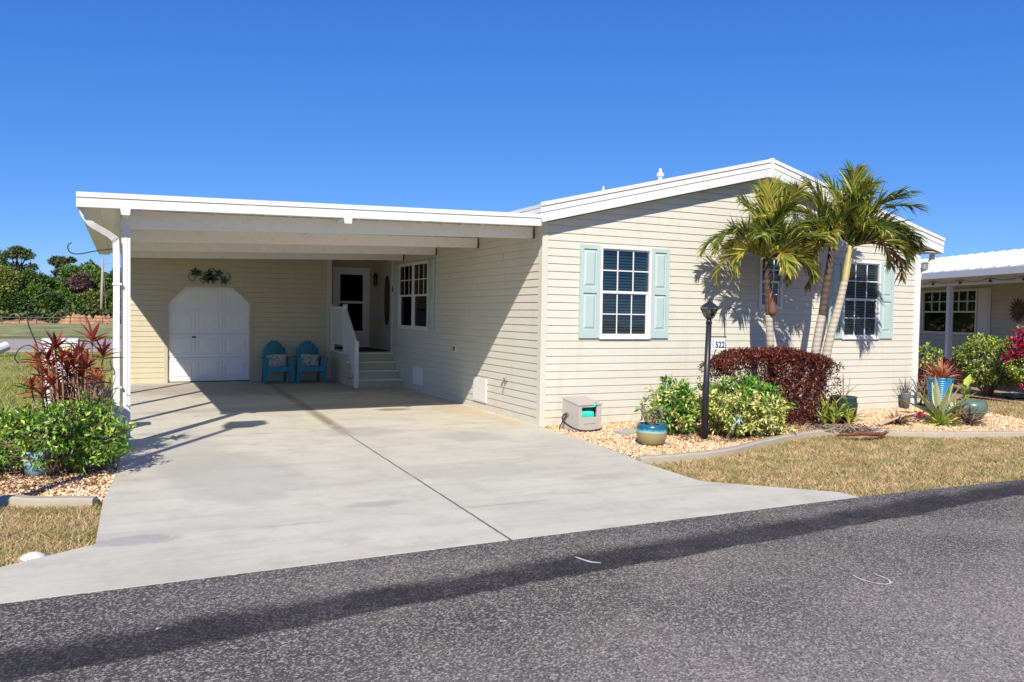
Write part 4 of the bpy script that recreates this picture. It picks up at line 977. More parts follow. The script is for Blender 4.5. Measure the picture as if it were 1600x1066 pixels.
# pale pot, utility cabinet, crook
def pot(name, label, c, prof, mat, n=28, soil=True, ribs=None, group=None):
    t = thing(name, label, 'plant pot', c, group)
    H = prof[-1][1]; rt = prof[-1][0]
    mb = MB(); pr = prof+[(rt-.02, H), (rt-.022, H-.05), (rt*.6, H-.055)]
    mb.lathe(pr, c, n); mb.build('pot_body', mat, t, smooth=ribs is None)
    mb = MB(); mb.lathe([(.001, H-.052), (rt-.021, H-.045), (.001, H-.030)], c, 16); mb.build('soil', M['soil'], t, smooth=True)
    return t
pot('plant_pot', 'pale blue pot half hidden in the green shrub', (-6.34, -1.5, 0), [(.10, 0), (.13, .1), (.15, .22), (.155, .25)], M['pot_paleblue'])
uc = thing('utility_cabinet', 'white utility cabinet behind the red cordyline', 'utility box', (-6.26, .65, 0))
mb = MB(); mb.box(-6.44, -6.10, .5, .8, -.02, 1.22); mb.box(-6.46, -6.08, .48, .82, 1.22, 1.27); mb.build('cabinet', M['white'], uc)
mb = MB(); mb.tube(spiral(-6.24, 1.12, .12, .12, 0, 6.28, 24, .485), .008, 6); mb.build('ring_ornament', M['black'], uc)
mb = MB()
for sx_ in (-1, 1): mb.prism([(-6.24, 1.10), (-6.24+sx_*.08, 1.19), (-6.24+sx_*.09, 1.12), (-6.24+sx_*.03, 1.09), (-6.24+sx_*.06, 1.03), (-6.24, 1.07)], .475, .482)
mb.build('butterfly_ornament', M['croton'], uc)
mb = MB(); mb.tube(smoothline([(-6.33, -1.5, -.03), (-6.30, -1.5, .5), (-6.30, -1.5, .95), (-6.34, -1.5, 1.25), (-6.42, -1.5, 1.50), (-6.40, -1.5, 1.68), (-6.30, -1.5, 1.77), (-6.19, -1.5, 1.785), (-6.10, -1.5, 1.73), (-6.09, -1.5, 1.66), (-6.12, -1.5, 1.64)], 5), [.0055]*51, 6)
mb.tube(smoothline([(-6.32, -1.5, 1.2), (-6.40, -1.5, 1.27), (-6.48, -1.5, 1.25), (-6.53, -1.5, 1.16), (-6.50, -1.5, 1.10)], 5), .006, 6)
tag(mb.build('shepherd_hook', M['black'], smooth=True), 'double armed black shepherd hook rising from the green shrub on the left', 'garden hook', 'shepherd hooks in the garden')
mb = MB(); mb.lathe([(.085, 0), (.088, .012), (.07, .035), (.035, .052), (.01, .056)], (-6.13, -4.42, -.05), 18); o = mb.build('drain_dome', M['rock'], smooth=True); tag(o, 'low white rounded cap lying in the dry grass by the driveway corner', 'drain cap')
mb = MB(); mb.tube([(-9.55, 20.6, .1), (-9.1, 21.1, .32)], [.16, .16], 14); tag(mb.build('white_pipe', M['white']), 'short white pipe lying on the far side of the left lawn', 'pipe')
mb = MB(); mb.lathe([(.02, 0), (.16, .02), (.17, .06), (.1, .1)], (-5.86, -.35, .62), 16)
mb.tube([(-5.86, -.35, 0), (-5.86, -.35, .64)], .012, 6); tag(mb.build('bird_bath', M['pot_green']), 'small dark green dish on a stake beside the front carport post', 'garden dish')

# ------------------------------------------------------------------ lamp post and sign
lp = thing('lamp_post', 'black garden lamp post with a four sided lantern', 'lamp post', (1.52, -1.9, 0))
mb = MB(); mb.tube([(1.52, -1.9, -.05), (1.53, -1.9, .7), (1.553, -1.9, 1.56)], [.048, .042, .037], 16); mb.tube([(1.553, -1.9, 1.56), (1.554, -1.9, 1.63)], [.045, .03], 16); mb.build('pole', M['black'], lp, smooth=True)
mb = MB(); mb.tube([(1.545, -1.9, 1.385), (1.86, -1.9, 1.385)], .008, 6); mb.build('sign_arm', M['black'], lp)
LX, LY = 1.556, -1.9
mb = MB(); a, b_ = .045, .085
for sx_ in (-1, 1):
    for sy_ in (-1, 1): mb.tube([(LX+sx_*a, LY+sy_*a, 1.65), (LX+sx_*b_, LY+sy_*b_, 1.775)], .006, 4)
mb.lathe([(.035, 0), (.06, .012), (.06, .025), (.04, .03)], (LX, LY, 1.625), 12)
ln = mb.build('lantern_frame', M['black'], lp)
mb = MB(); a -= .003; b_ -= .004
mb.add([(LX-a, LY-a, 1.655), (LX+a, LY-a, 1.655), (LX+a, LY+a, 1.655), (LX-a, LY+a, 1.655), (LX-b_, LY-b_, 1.772), (LX+b_, LY-b_, 1.772), (LX+b_, LY+b_, 1.772), (LX-b_, LY+b_, 1.772)], [(0, 1, 5, 4), (1, 2, 6, 5), (2, 3, 7, 6), (3, 0, 4, 7)]); mb.build('glass', M['lamp_glass'], ln)
mb = MB(); mb.tube([(LX, LY, 1.655), (LX, LY, 1.70)], .012, 8); mb.lathe([(.010, 0), (.026, .02), (.02, .045), (.003, .065)], (LX, LY, 1.70), 10); mb.build('bulb', M['vinyl'], ln, smooth=True)
mb = MB(); mb.lathe([(.118, 0), (.122, .006), (.085, .045), (.03, .08), (.012, .09), (.012, .1), (.02, .11), (.006, .14)], (LX, LY, 1.775), 4 if False else 12); mb.build('lantern_roof', M['black'], lp)
sg = thing('house_number_sign', 'small white house number plate hanging from the lamp post arm', 'sign', (1.72, -1.9, 1.3))
mb = MB(); mb.box(1.605, 1.835, -1.904, -1.896, 1.215, 1.365); mb.build('plate', M['sign'], sg)
mb = MB(); mb.tube([(1.64, -1.9, 1.362), (1.64, -1.9, 1.386)], .003, 5); mb.tube([(1.81, -1.9, 1.362), (1.81, -1.9, 1.386)], .003, 5); mb.build('hanger_ring', M['black'], sg)
mb = MB(); mb.tube(smoothline([(1.632, -1.9065, 1.35), (1.622, -1.9065, 1.335), (1.632, -1.9065, 1.318), (1.622, -1.9065, 1.295), (1.620, -1.9065, 1.268), (1.632, -1.9065, 1.243), (1.645, -1.9065, 1.228)], 4), .0035, 5); mb.build('heron_mark', M['signblack'], sg)
cu = bpy.data.curves.new('number', 'FONT'); cu.body = '522'; cu.size = .118; cu.extrude = .002; cu.align_x = 'LEFT'; cu.offset = .002
to = bpy.data.objects.new('number', cu); COL.objects.link(to); to.rotation_euler = (math.pi/2, 0, 0); to.location = (1.668, -1.908, 1.238)
bpy.context.view_layer.update(); dg = bpy.context.evaluated_depsgraph_get()
me = bpy.data.meshes.new_from_object(to.evaluated_get(dg)); me.transform(to.matrix_world); bpy.data.objects.remove(to)
me.materials.clear(); me.name = 'number'; xs = [v_.co.x for v_ in me.vertices]; sc_ = .158/(max(xs)-min(xs)); x0 = min(xs)
for v_ in me.vertices: v_.co.x = 1.667+(v_.co.x-x0)*sc_
finish('number', me, M['signblack'], sg)

# shepherd hook behind hedge
hook('shepherd_hook', [(2.86, -.75, -.03), (2.84, -.75, .8), (2.80, -.75, 1.45), (2.79, -.75, 1.68), (2.84, -.75, 1.78), (2.93, -.75, 1.80), (3.0, -.75, 1.74), (2.98, -.75, 1.68)], .008, M['black'], 'single thin black shepherd hook rising behind the red hedge', 'garden hook', 'shepherd hooks in the garden')

# ------------------------------------------------------------------ hose reel
hr = thing('hose_reel_box', 'beige hose reel box with teal hose beside the house corner', 'hose reel', (.45, -.5, 0))
an = R(6); ca, sa = math.cos(an), math.sin(an)
HT = lambda u, v, z: (.25+u*ca-v*sa, -.70+u*sa+v*ca, z)
mb = MB(HT); W_, D_, H_ = .41, .40, .43
# body: bottom, sides, back, lower front, top with an opening in the upper front
mb.hexa([(0, 0, 0), (.03, 0, 0), (.03, D_, 0), (0, D_, 0), (.0, .0, .36), (.03, .0, .36), (.03, D_, H_), (.0, D_, H_)])
mb.hexa([(W_-.03, 0, 0), (W_, 0, 0), (W_, D_, 0), (W_-.03, D_, 0), (W_-.03, .0, .36), (W_, .0, .36), (W_, D_, H_), (W_-.03, D_, H_)])
mb.box(.03, W_-.03, 0.004, .03, 0, .19); mb.box(.03, W_-.03, D_-.03, D_-.002, 0, H_-.01); mb.box(.03, W_-.03, .004, .03, .335, .36)
mb.box(.03, .06, .005, .03, .19, .335); mb.box(W_-.08, W_-.03, .005, .03, .19, .335)
mb.hexa([(-.008, -.01, .362), (W_+.008, -.01, .362), (W_+.008, D_+.01, H_+.002), (-.008, D_+.01, H_+.002), (-.008, -.01, .378), (W_+.008, -.01, .378), (W_+.008, D_+.01, H_+.02), (-.008, D_+.01, H_+.02)])
mb.box(.10, .30, -.004, .004, .10, .12)
mb.build('box_body', M['hosebox'], hr)
mb = MB(HT)
for k in range(9):
    u_ = .075+k*.029; pts = [(u_, .19+.13*math.cos(a_*math.pi/8), .20+.13*math.sin(a_*math.pi/8)) for a_ in range(17)]; mb.tube(pts, .0135, 6, cap=False)
mb.tube([(.2, .03, .33), (.26, -.02, .345), (.30, -.02, .375), (.32, .04, .395)], .011, 6)
mb.build('coiled_hose', M['teal'], hr, smooth=True)
mb = MB(HT); mb.tube([(.04, .19, .2), (W_-.04, .19, .2)], .10, 12); mb.build('reel_drum', M['darkvoid'], hr)
mb = MB(HT); mb.tube([(W_, .3, .19), (W_+.04, .3, .19)], .03, 10); mb.build('crank', M['rubber'], hr)
mb = MB(HT); mb.tube([(-.035, .25, .22), (0, .25, .22)], .03, 10); mb.build('inlet', M['silver'], hr)
mb = MB(HT); mb.tube(smoothline([(-.03, .25, .22), (-.09, .22, .22), (-.14, .2, .17), (-.13, .12, .10), (-.06, -.02, .035), (.08, -.10, .012), (.26, -.08, .012), (.42, .02, .012), (.47, .10, .03), (.45, .12, .05)], 6), .013, 8)
mb.tube(smoothline([(-.03, .26, .2), (-.08, .27, .12), (-.12, .3, .01)], 5), .009, 6)
mb.build('feed_hose', M['rubber'], hr, smooth=True)
mb = MB(); mb.prism([(.68, -1.28), (1.05, -1.12), (1.0, -.88), (.66, -.98)], -.01, .03, 'z'); tag(mb.build('stepping_stone', M['stonegrey']), 'flat grey paver lying on the stones near the hose reel', 'paver')

# glazed pot + desert rose
pot('glazed_pot', 'olive pot with dripping blue glaze rim on the stones', (.57, -2.02, 0), [(.13, 0), (.165, .03), (.192, .10), (.198, .17), (.19, .23), (.18, .27)], M['pot_glaze'])
dr = thing('desert_rose', 'sparse bare branched plant growing in the blue rimmed pot', 'plant', (.57, -2.02, .22)); mb = MB(); tips = []
for a, L, el in ((2.6, .36, .95), (3.3, .3, .6), (1.2, .42, 1.35), (.2, .22, .9), (4.9, .25, 1.0), (5.8, .28, .6), (2.0, .3, 1.2), (.7, .33, .5)):
    p = Vector((.57, -2.02, .23)); d = Vector((math.cos(a)*math.cos(el), math.sin(a)*math.cos(el)*.5, math.sin(el))); pts = [p]
    for k in range(4): d = (d+Vector([random.uniform(-.25, .25) for _ in range(3)])+Vector((0, 0, .1))).normalized(); p = p+d*L/4; pts.append(p)
    mb.tube(pts, [.022, .016, .013, .010, .007], 7); tips += pts[1:]
mb.build('branches', M['twig'], dr, smooth=True, recalc=False)
tp = np.array([list(t_) for t_ in tips]); tp = tp[tp[:, 2] < .52]; cluster_leaves('foliage', tp, np.tile([[0, 0, 1.]], (len(tp), 1)), 9, .06, .022, M['succ'], dr, 1.0)
# dragonfly stake
df = thing('dragonfly_stake', 'pale blue dragonfly garden stake leaning in front of the variegated shrub', 'garden ornament', (1.4, -2.42, 0))
mb = MB(); mb.tube([(1.40, -2.42, -.02), (1.50, -2.40, .14), (1.60, -2.38, .22)], .004, 5); mb.build('stake', M['twig'], df)
mb = MB(); mb.tube([(1.56, -2.39, .20), (1.74, -2.37, .36)], [.008, .004], 6)
for s_ in (-1, 1):
    for q_ in (0, .035): mb.add([(1.66+q_, -2.37, .29+q_), (1.63+q_+s_*.06, -2.39, .30+q_-s_*.05), (1.66+q_+s_*.085, -2.37, .30+q_-s_*.075), (1.68+q_+s_*.05, -2.35, .30+q_-s_*.03), (1.66+q_, -2.366, .296+q_)], [(0, 1, 2, 3, 4)])
mb.build('dragonfly_body', M['blue_glass'], df, recalc=False)

# strap leaved plants
def rosette(name, label, cat, c, n, L, W, mat, el0=.2, el1=1.4, bend=.5, group=None, fold=.6, part='foliage'):
    t = thing(name, label, cat, c, group); mb = MB()
    for k in range(n):
        a = k*2.39996; f_ = k/n; el = el0+(el1-el0)*f_
        d = (math.cos(a)*math.cos(el), math.sin(a)*math.cos(el), math.sin(el))
        strap(mb, (c[0]+.02*math.cos(a), c[1]+.02*math.sin(a), c[2]+.01), d, L*random.uniform(.75, 1.15), W*random.uniform(.8, 1.15), bend*random.uniform(.6, 1.4), 6, fold)
    mb.build(part, mat, t, recalc=False); return t
cr = thing('variegated_spider_lily', 'yellow green strap leaved clump at the right end of the red hedge', 'plant', (4.25, -1.62, 0)); mb = MB()
for (x, y) in ((4.2, -1.66), (4.42, -1.52), (4.3, -1.45), (4.1, -1.55), (4.45, -1.7)):
    for k in range(15):
        a = k*2.4+x*9; el = .5+random.uniform(0, .85); d = (math.cos(a)*math.cos(el), math.sin(a)*math.cos(el), math.sin(el))
        strap(mb, (x, y, .02+random.uniform(0, .2)), d, random.uniform(.22, .42), .05, .8, 6, .4)
mb.build('foliage', M['croton'], cr, recalc=False)
pot('dark_pot', 'dark glossy pot partly hidden behind the yellow green clump', (4.70, -1.35, 0), [(.13, 0), (.2, .12), (.22, .3), (.2, .40), (.215, .43)], M['pot_dark'])
tg = thing('wispy_twig_plant', 'thin bare twigs growing in the dark glossy pot', 'plant', (4.70, -1.35, .4)); mb = MB()
for k in range(9):
    a = random.uniform(0, 6.28); mb.tube([(4.7, -1.35, .38), (4.7+.1*math.cos(a), -1.35+.1*math.sin(a), .52), (4.7+random.uniform(.1, .32)*math.cos(a), -1.35+.15*math.sin(a), random.uniform(.5, .78))], [.006, .005, .003], 5)
mb.build('twigs', M['twig'], tg, recalc=False)
# fallen palm sheath and frond on the edging
fs_ = thing('fallen_palm_sheath', 'reddish brown palm sheath with dry fronds lying across the edging', 'palm debris', (3.9, -2.4, 0)); mb = MB(); vs = []; fs = []
pth = smoothline([(3.42, -2.42), (3.62, -2.60), (3.9, -2.66), (4.15, -2.6), (4.35, -2.5)], 4); n = len(pth)
for i, (x, y) in enumerate(pth):
    t_ = i/(n-1); w_ = .045*math.sin(math.pi*(.12+.85*t_))*(1+.3*math.sin(i*1.9))+.008; t2 = (Vector(pth[min(i+1, n-1)])-Vector(pth[max(i-1, 0)])).normalized(); nn = Vector((-t2.y, t2.x))
    for j in range(7):
        a = (j/6-.5)*2.6; vs.append((x+nn.x*w_*math.sin(a), y+nn.y*w_*math.sin(a), .012+w_*1.4*(1-math.cos(a))+.025*math.sin(t_*5)**2))
for i in range(n-1):
    for j in range(6): fs.append((i*7+j, i*7+j+1, (i+1)*7+j+1, (i+1)*7+j))
mb.add(vs, fs); mb.build('sheath', M['bark_red'], fs_, recalc=False)
mb = MB()
for k in range(60):
    x = 3.7+random.uniform(-.2, .55); y = -1.95-.45*(x-3.6)+random.uniform(-.12, .12); a = random.uniform(-.9, .2)+math.pi*(random.random() < .5); L = random.uniform(.12, .35)
    mb.tube([(x, y, .02+random.uniform(0, .05)), (x+L*.5*math.cos(a), y+L*.5*math.sin(a), .06+random.uniform(0, .07)), (x+L*math.cos(a), y+L*math.sin(a), .02+random.uniform(0, .06))], [.007, .006, .003], 4, cap=False)
mb.build('dry_frond', M['driedbrom'], fs_, recalc=False)
# right hand group of pots and plants
ag = thing('variegated_agave', 'large cream edged agave in front of the blue ribbed pot', 'plant', (6.5, -1.7, 0)); core = MB(); edge = MB()
for k in range(19):
    a = k*2.4+.4; el = .35+1.05*(k/19); L = random.uniform(.62, .82); d = (math.cos(a)*math.cos(el), math.sin(a)*math.cos(el), math.sin(el))
    strap(edge, (6.5, -1.7, .03), d, L, .12, .45, 7, .5); strap(core, (6.5, -1.7, .037), d, L*.94, .068, .45*.94, 7, .5)
core.build('foliage', M['sgreen'], ag, recalc=False); edge.build('leaf_margins', M['svar'] if False else plain('cream_leaf_margin', (.52, .52, .28), .45, .1), ag, recalc=False)
rosette('bromeliad', 'green and yellow bromeliad low in front of the agave', 'plant', (6.15, -2.0, .0), 34, .36, .055, M['croton'], .1, 1.0, .4)
rosette('dry_bromeliad', 'dry grey bromeliad between the agave and the green pot', 'plant', (6.62, -2.15, .0), 70, .34, .03, M['driedbrom'], .15, 1.3, .9, 'dried bromeliads in the stone bed')
rosette('dry_bromeliad', 'low dark dried bromeliad left of the agave', 'plant', (5.52, -1.72, .0), 60, .26, .03, M['driedbrom'], .1, 1.2, .9, 'dried bromeliads in the stone bed')
rosette('dry_bromeliad', 'tan dried plant clump right behind the agave', 'plant', (6.85, -1.75, .05), 40, .36, .03, plain('tan_dry_leaf', (.42, .30, .16), .8, .2), .5, 1.45, .9, 'dried bromeliads in the stone bed')
fl = thing('fallen_flower_stalk', 'long tan dead flower stalk with a magenta tip lying on the stones', 'plant', (5.4, -1.7, 0))
mb = MB(); mb.tube(smoothline([(4.95, -1.85, .03), (5.3, -1.75, .07), (5.7, -1.72, .14), (5.95, -1.75, .16)], 4), [.022]*12+[.014], 7); mb.tube([(5.0, -1.78, .03), (5.45, -1.65, .08), (5.9, -1.70, .13)], .014, 6); mb.build('stalk', M['wood_tan'], fl, smooth=True)
cluster_leaves('flowers', np.array([[5.93, -1.78, .14]]*10)+RNG.normal(0, .03, (10, 3)), np.tile([[0, 0, 1.]], (10, 1)), 8, .05, .03, M['pinkflower'], fl)
pot('green_pot', 'round sage green pot at the right end of the stone bed', (7.25, -1.72, 0), [(.11, 0), (.19, .06), (.25, .16), (.255, .25), (.225, .325)], M['pot_green'])
fg = thing('thick_leaved_plant', 'plant with broad waxy yellow green leaves in the sage green pot', 'plant', (7.15, -1.72, .28)); mb = MB()
for (a, el, L, W_, z) in ((3.3, .45, .30, .13, .55), (.3, .9, .30, .13, .55), (2.6, 1.35, .28, .10, .30), (5.2, 1.3, .30, .10, .28), (.9, .8, .22, .1, .4), (4.3, .9, .22, .1, .42)):
    strap(mb, (7.1, -1.72, z), (math.cos(a)*math.cos(el), math.sin(a)*math.cos(el), math.sin(el)), L, W_, .3, 6, .3)
mb.build('foliage', M['croton'], fg, recalc=False)
mb = MB(); mb.tube([(7.12, -1.72, .27), (7.1, -1.72, .58)], [.016, .01], 6); mb.build('stem', M['rachis'], fg)
bp = [(.15, 0)]
for k in range(14):
    z = .03+k*.038; r_ = .15+.07*(z/.58); bp += [(r_, z), (r_+.014, z+.012), (r_+.012, z+.026), (r_, z+.034)]
bp += [(.235, .585), (.24, .61)]
pot('blue_ribbed_pot', 'tall blue ribbed pot by the right corner of the house', (7.95, -.62, 0), bp, M['pot_blue'], 32)
ob = rosette('orange_bromeliad', 'orange brown bromeliads spilling over the blue ribbed pot', 'plant', (7.95, -.62, .56), 60, .42, .05, M['orangebrom'], .15, 1.4, .35)
lc = thing('yellow_green_shrub', 'thin yellow green shrub behind the orange bromeliads', 'plant', (8.5, .1, 0)); P, O = ell_shell(70, (8.5, .1, .92), (.28, .28, .26), .3, .3, .2, 4)
cluster_leaves('foliage', P, O, 7, .075, .035, M['nhedge'], lc); stems('stems', (8.5, .1, 0), P[::6], M['twig'], lc)
pot('slim_grey_pot', 'slim grey pot against the front wall by the right corner', (7.62, -.17, 0), [(.06, 0), (.085, .28), (.095, .30)], M['pot_grey'])
rosette('spiky_grey_plant', 'dark spiky grass in the slim grey pot', 'plant', (7.62, -.17, .26), 26, .34, .014, M['greyplant'], .5, 1.5, .35)

# ------------------------------------------------------------------ palms
RX = np.array([.902, -.431]); FX = np.array([.431, .902])
def frond(parent, base, s_, d_, el, L, droop, ll, mat, npair=62, rach=.012, flop=.55):
    h_ = s_*RX+d_*FX; h_ = h_/np.linalg.norm(h_); az = Vector((h_[0], h_[1], 0)); p = Vector(base); pts = [p.copy()]; tans = []; upr = el > 1.27; L *= 1.1 if upr else 1.0; ll *= 1.08 if upr else 1.0
    n = 16
    for i in range(n):
        t = (i+.5)/n; e = el-droop*t**1.35
        d = az*math.cos(e)+Vector((0, 0, math.sin(e))); tans.append(d); p = p+d*(L/n); pts.append(p.copy())
    mb = MB(); mb.tube(pts, [rach*(1-.8*i/n) for i in range(n+1)], 5, cap=False)
    tw = random.uniform(-.6, .6); side0 = az.cross(Vector((0, 0, 1))).normalized(); side0 = (side0*math.cos(tw)+az*math.sin(tw)*(1 if upr else 0)).normalized()
    for k in range(npair):
        for sg_ in (-1, 1):
            if random.random() < .05: continue
            t = .06+.94*(k+random.random())/npair; fi = t*n; i = min(int(fi), n-1); P0 = pts[i].lerp(pts[i+1], fi-i); T_ = tans[i]
            S_ = side0; N_ = S_.cross(T_).normalized()
            if N_.dot(Vector((0, 0, 1))-az*.3) < 0: N_ = -N_
            l = ll*1.05*(.60+.5*math.sin(math.pi*min(1, t*.85+.15)))*random.uniform(.8, 1.15)
            if t > .9: l *= .75
            nc = random.uniform(.35, .95) if t < .5 else random.uniform(-.15, .5)
            d = (T_*((1.25 if upr else .7)+.4*t)+S_*sg_*random.uniform(.55, .95)+N_*nc).normalized(); w_ = .0165*random.uniform(.75, 1.25); pp = P0.copy()
            rows = []; m_ = 5; fl = flop*(.45 if t < .4 else 1.0)*random.uniform(.6, 1.5); kink = random.randint(2, 4) if random.random() < .3 else 99
            rot = random.uniform(-.7, .7)
            for j in range(m_+1):
                tt = j/m_; wj = w_*(.55+1.3*tt if tt < .35 else 1.0*(1-(tt-.35)/.67)); cr_ = d.cross(N_)
                if cr_.length < .1: cr_ = d.cross(az)
                cr_.normalize(); cr_ = (cr_*math.cos(rot)+d.cross(cr_)*math.sin(rot)).normalized()
                rows += [pp-cr_*wj, pp+cr_*wj]
                g_ = fl*(.3+1.4*tt)/m_+(.7 if j == kink else 0)
                d = (d+Vector((0, 0, -g_))+Vector([random.uniform(-.06, .06) for _ in range(3)])).normalized(); pp = pp+d*(l/m_)
            o_ = len(mb.v); mb.v += [tuple(r_) for r_ in rows]
            for j in range(m_): mb.f.append((o_+2*j, o_+2*j+1, o_+2*j+3, o_+2*j+2)); mb.mi.append(1)
    mb.build('frond', [M['rachis'], mat], parent, recalc=False)
G, Yw, Dd = M['palmleaf'], M['palmyellow'], M['palmdead']
def palm(label, pts, rad, tmat, shaft, shaftmat, crown, fr, loc):
    t = thing('palm_tree', label, 'palm tree', loc, 'palms in front of the home')
    mb = MB(); mb.tube(smoothline(pts, 5), [rad[0]+(rad[1]-rad[0])*i/((len(pts)-1)*5) for i in range((len(pts)-1)*5+1)], 14); mb.build('trunk', tmat, t, smooth=True, recalc=False)
    mb = MB(); k_ = smoothline(shaft[0], 4); r_ = shaft[1]; nk = len(k_)
    mb.tube(k_, [r_[0]+(r_[1]-r_[0])*(i/(nk-1))+.012*math.sin(math.pi*i/(nk-1)) for i in range(nk)], 12); mb.build('crown_shaft', shaftmat, t, smooth=True, recalc=False)
    for f_ in fr: frond(t, crown, *f_)
    return t
# (screen-right share, depth share, elevation, length, droop, leaflet length, material)
pA = palm('left palm of the group with a hanging brown sheath on its grey trunk', [(3.75, -.85, -.05), (3.68, -.87, .6), (3.60, -.89, 1.2), (3.54, -.9, 1.7)], (.068, .055), M['trunk'], ([(3.54, -.9, 1.68), (3.50, -.9, 2.1), (3.49, -.9, 2.5), (3.49, -.9, 2.62)], (.045, .03)), M['trunk_brown'], (3.49, -.9, 2.56), [
    (-1, .05, 1.05, 1.30, 2.3, .34, G), (-1, -.25, 1.22, 1.25, 2.6, .34, G), (-1, .2, .55, 1.05, 2.3, .32, Yw), (-.95, -.3, .75, .85, 2.6, .30, Yw),
    (-.15, -.4, 1.50, 1.02, .35, .42, Yw), (.12, .3, 1.53, 1.08, .3, .42, G), (.3, -.3, 1.42, 1.06, .6, .40, Yw), (-.35, .3, 1.42, 1.0, .7, .40, G),
    (.75, .2, 1.15, 1.15, 1.3, .38, G), (.9, -.3, .95, 1.05, 1.6, .36, G), (1, .3, .7, .95, 2.0, .34, G), (.25, -1, .6, .75, 2.3, .30, Yw),
    (.85, -.5, .35, .85, 1.7, .34, G), (1, 0, .45, 1.0, 2.4, .34, Dd), (-.4, -.9, 1.1, 1.0, 1.8, .34, G), (.55, .8, 1.0, 1.0, 1.5, .36, G), (-.5, .8, 1.0, 1.0, 1.7, .34, G), (.1, -.8, 1.3, 1.0, 1.1, .36, G)], (3.75, -.85, 0))
mb = MB(); mb.tube([(3.50, -.95, 2.12), (3.52, -.97, 1.95), (3.55, -.97, 1.76), (3.545, -.96, 1.70)], [.03, .045, .062, .045], 9); mb.build('hanging_sheath', M['bark_red'], pA, smooth=True)
palm('middle palm of the group with a dark brown upper trunk', [(4.50, -.95, -.05), (4.44, -.97, .6), (4.47, -.98, 1.15), (4.56, -1.0, 1.7)], (.075, .062), M['trunk'], ([(4.56, -1.0, 1.68), (4.63, -1.0, 2.1), (4.70, -1.0, 2.5), (4.74, -1.0, 2.9)], (.06, .04)), M['trunk_brown'], (4.74, -1.0, 2.84), [
    (-1, .2, 1.2, 1.05, 1.3, .38, G), (-1, -.2, .85, 1.0, 1.7, .36, G), (-.9, .3, .45, .9, 1.9, .34, G), (-.8, -.6, .3, .8, 2.0, .32, Yw), (-.4, .4, 1.45, 1.1, .7, .38, G),
    (.2, -.6, 1.3, 1.0, 1.3, .36, G), (-.6, .8, .9, 1.0, 1.5, .36, G), (.5, .7, 1.0, 1.0, 1.6, .36, G), (-.9, -.1, -.05, 1.05, 1.5, .34, G), (-1, .1, .15, .95, 1.9, .34, Dd), (-.7, .2, 1.35, 1.1, .9, .38, G), (-.4, -.8, .8, .8, 2.0, .32, Yw)], (4.5, -.95, 0))
palm('right palm of the group with a yellow green crown shaft', [(4.62, -.98, -.05), (4.62, -.98, .6), (4.74, -1.0, 1.3), (4.92, -1.0, 1.85), (5.04, -1.0, 2.26)], (.082, .055), M['trunk'], ([(5.04, -1.0, 2.24), (5.09, -1.0, 2.5), (5.15, -1.0, 2.88)], (.052, .04)), M['shaft'], (5.15, -1.0, 2.82), [
    (-.5, .2, 1.45, 1.12, .55, .42, G), (-.1, -.4, 1.54, 1.12, .2, .44, G), (.25, .3, 1.46, 1.15, .45, .44, G), (.1, -.5, 1.35, 1.0, .6, .42, Yw), (.8, -.1, 1.25, 1.45, 1.75, .40, G), (1, .3, 1.05, 1.35, 2.1, .38, Yw),
    (1, -.2, .95, 1.35, 2.2, .40, G), (.95, .4, .65, 1.2, 2.2, .38, G), (.9, -.5, .5, 1.05, 1.9, .36, G), (-.8, -.5, .95, .95, 1.7, .36, G), (.3, -1, 1.05, .95, 1.9, .36, G),
    (.2, 1, 1.1, 1.1, 1.6, .38, G), (.95, .1, .38, 1.25, 2.0, .36, Dd), (-.3, -.8, 1.3, 1.05, 1.3, .38, G), (.6, .6, 1.2, 1.2, 1.3, .38, G), (.55, -.5, 1.28, 1.2, 1.3, .40, G), (.8, 0, .8, 1.25, 1.9, .38, G), (1, .15, .85, 1.4, 2.3, .36, Yw)], (4.62, -.98, 0))

# ------------------------------------------------------------------ neighbouring house
A0 = Vector((12.594, .849, 0)); NK = 1.18; aa = Vector((.33019, .94391, 0)); nn_ = Vector((.94391, -.33019, 0))
NT = lambda s, o, z, w0=0.0: tuple(A0+(aa*s+nn_*(w0-o))*NK+Vector((0, 0, 1.65+(z-1.65)*NK)))
nh = thing('neighbouring_house', 'beige house with a white metal roof and porch at the right edge', 'house', tuple(A0))
NW = 2.6; NTW = lambda s, o, z: NT(s, o, z, NW)
siding('porch_wall', -6, 14, 0, 2.9, NTW, M['nsiding'], nh, [rect(4.86, 7.0, 1.36, 2.42)])
mb = MB(lambda s, w_, z: NT(s, -w_, z)); mb.box(-6, 14, NW+5.9, NW+6, 0, 3); mb.box(-6, -5.95, NW, NW+6, 0, 3); mb.box(13.95, 14, NW, NW+6, 0, 3); mb.build('outer_wall', M['nsiding'], nh)
rp = [(-.06, 2.72), (3.2, 3.42), (9.5, 2.9), (9.5, 2.84), (3.2, 3.36), (-.06, 2.66)]
mb = MB(lambda s, w_, z: NT(s, -w_, z)); mb.prism([(a_, b_) for a_, b_ in rp], -6.3, 14.3, 'x')
s_ = -6.1
while s_ < 14.2:
    mb.hexa([(s_, -.05, 2.722), (s_+.03, -.05, 2.722), (s_+.03, 3.2, 3.422), (s_, 3.2, 3.422), (s_, -.05, 2.752), (s_+.03, -.05, 2.752), (s_+.03, 3.2, 3.452), (s_, 3.2, 3.452)]); s_ += .40
mb.build('metal_roof', M['roof_white'], nh)
mb = MB(lambda s, w_, z: NT(s, -w_, z)); mb.box(-6.3, 14.3, -.16, -.04, 2.57, 2.70); mb.build('gutter', M['vinyl'], nh)
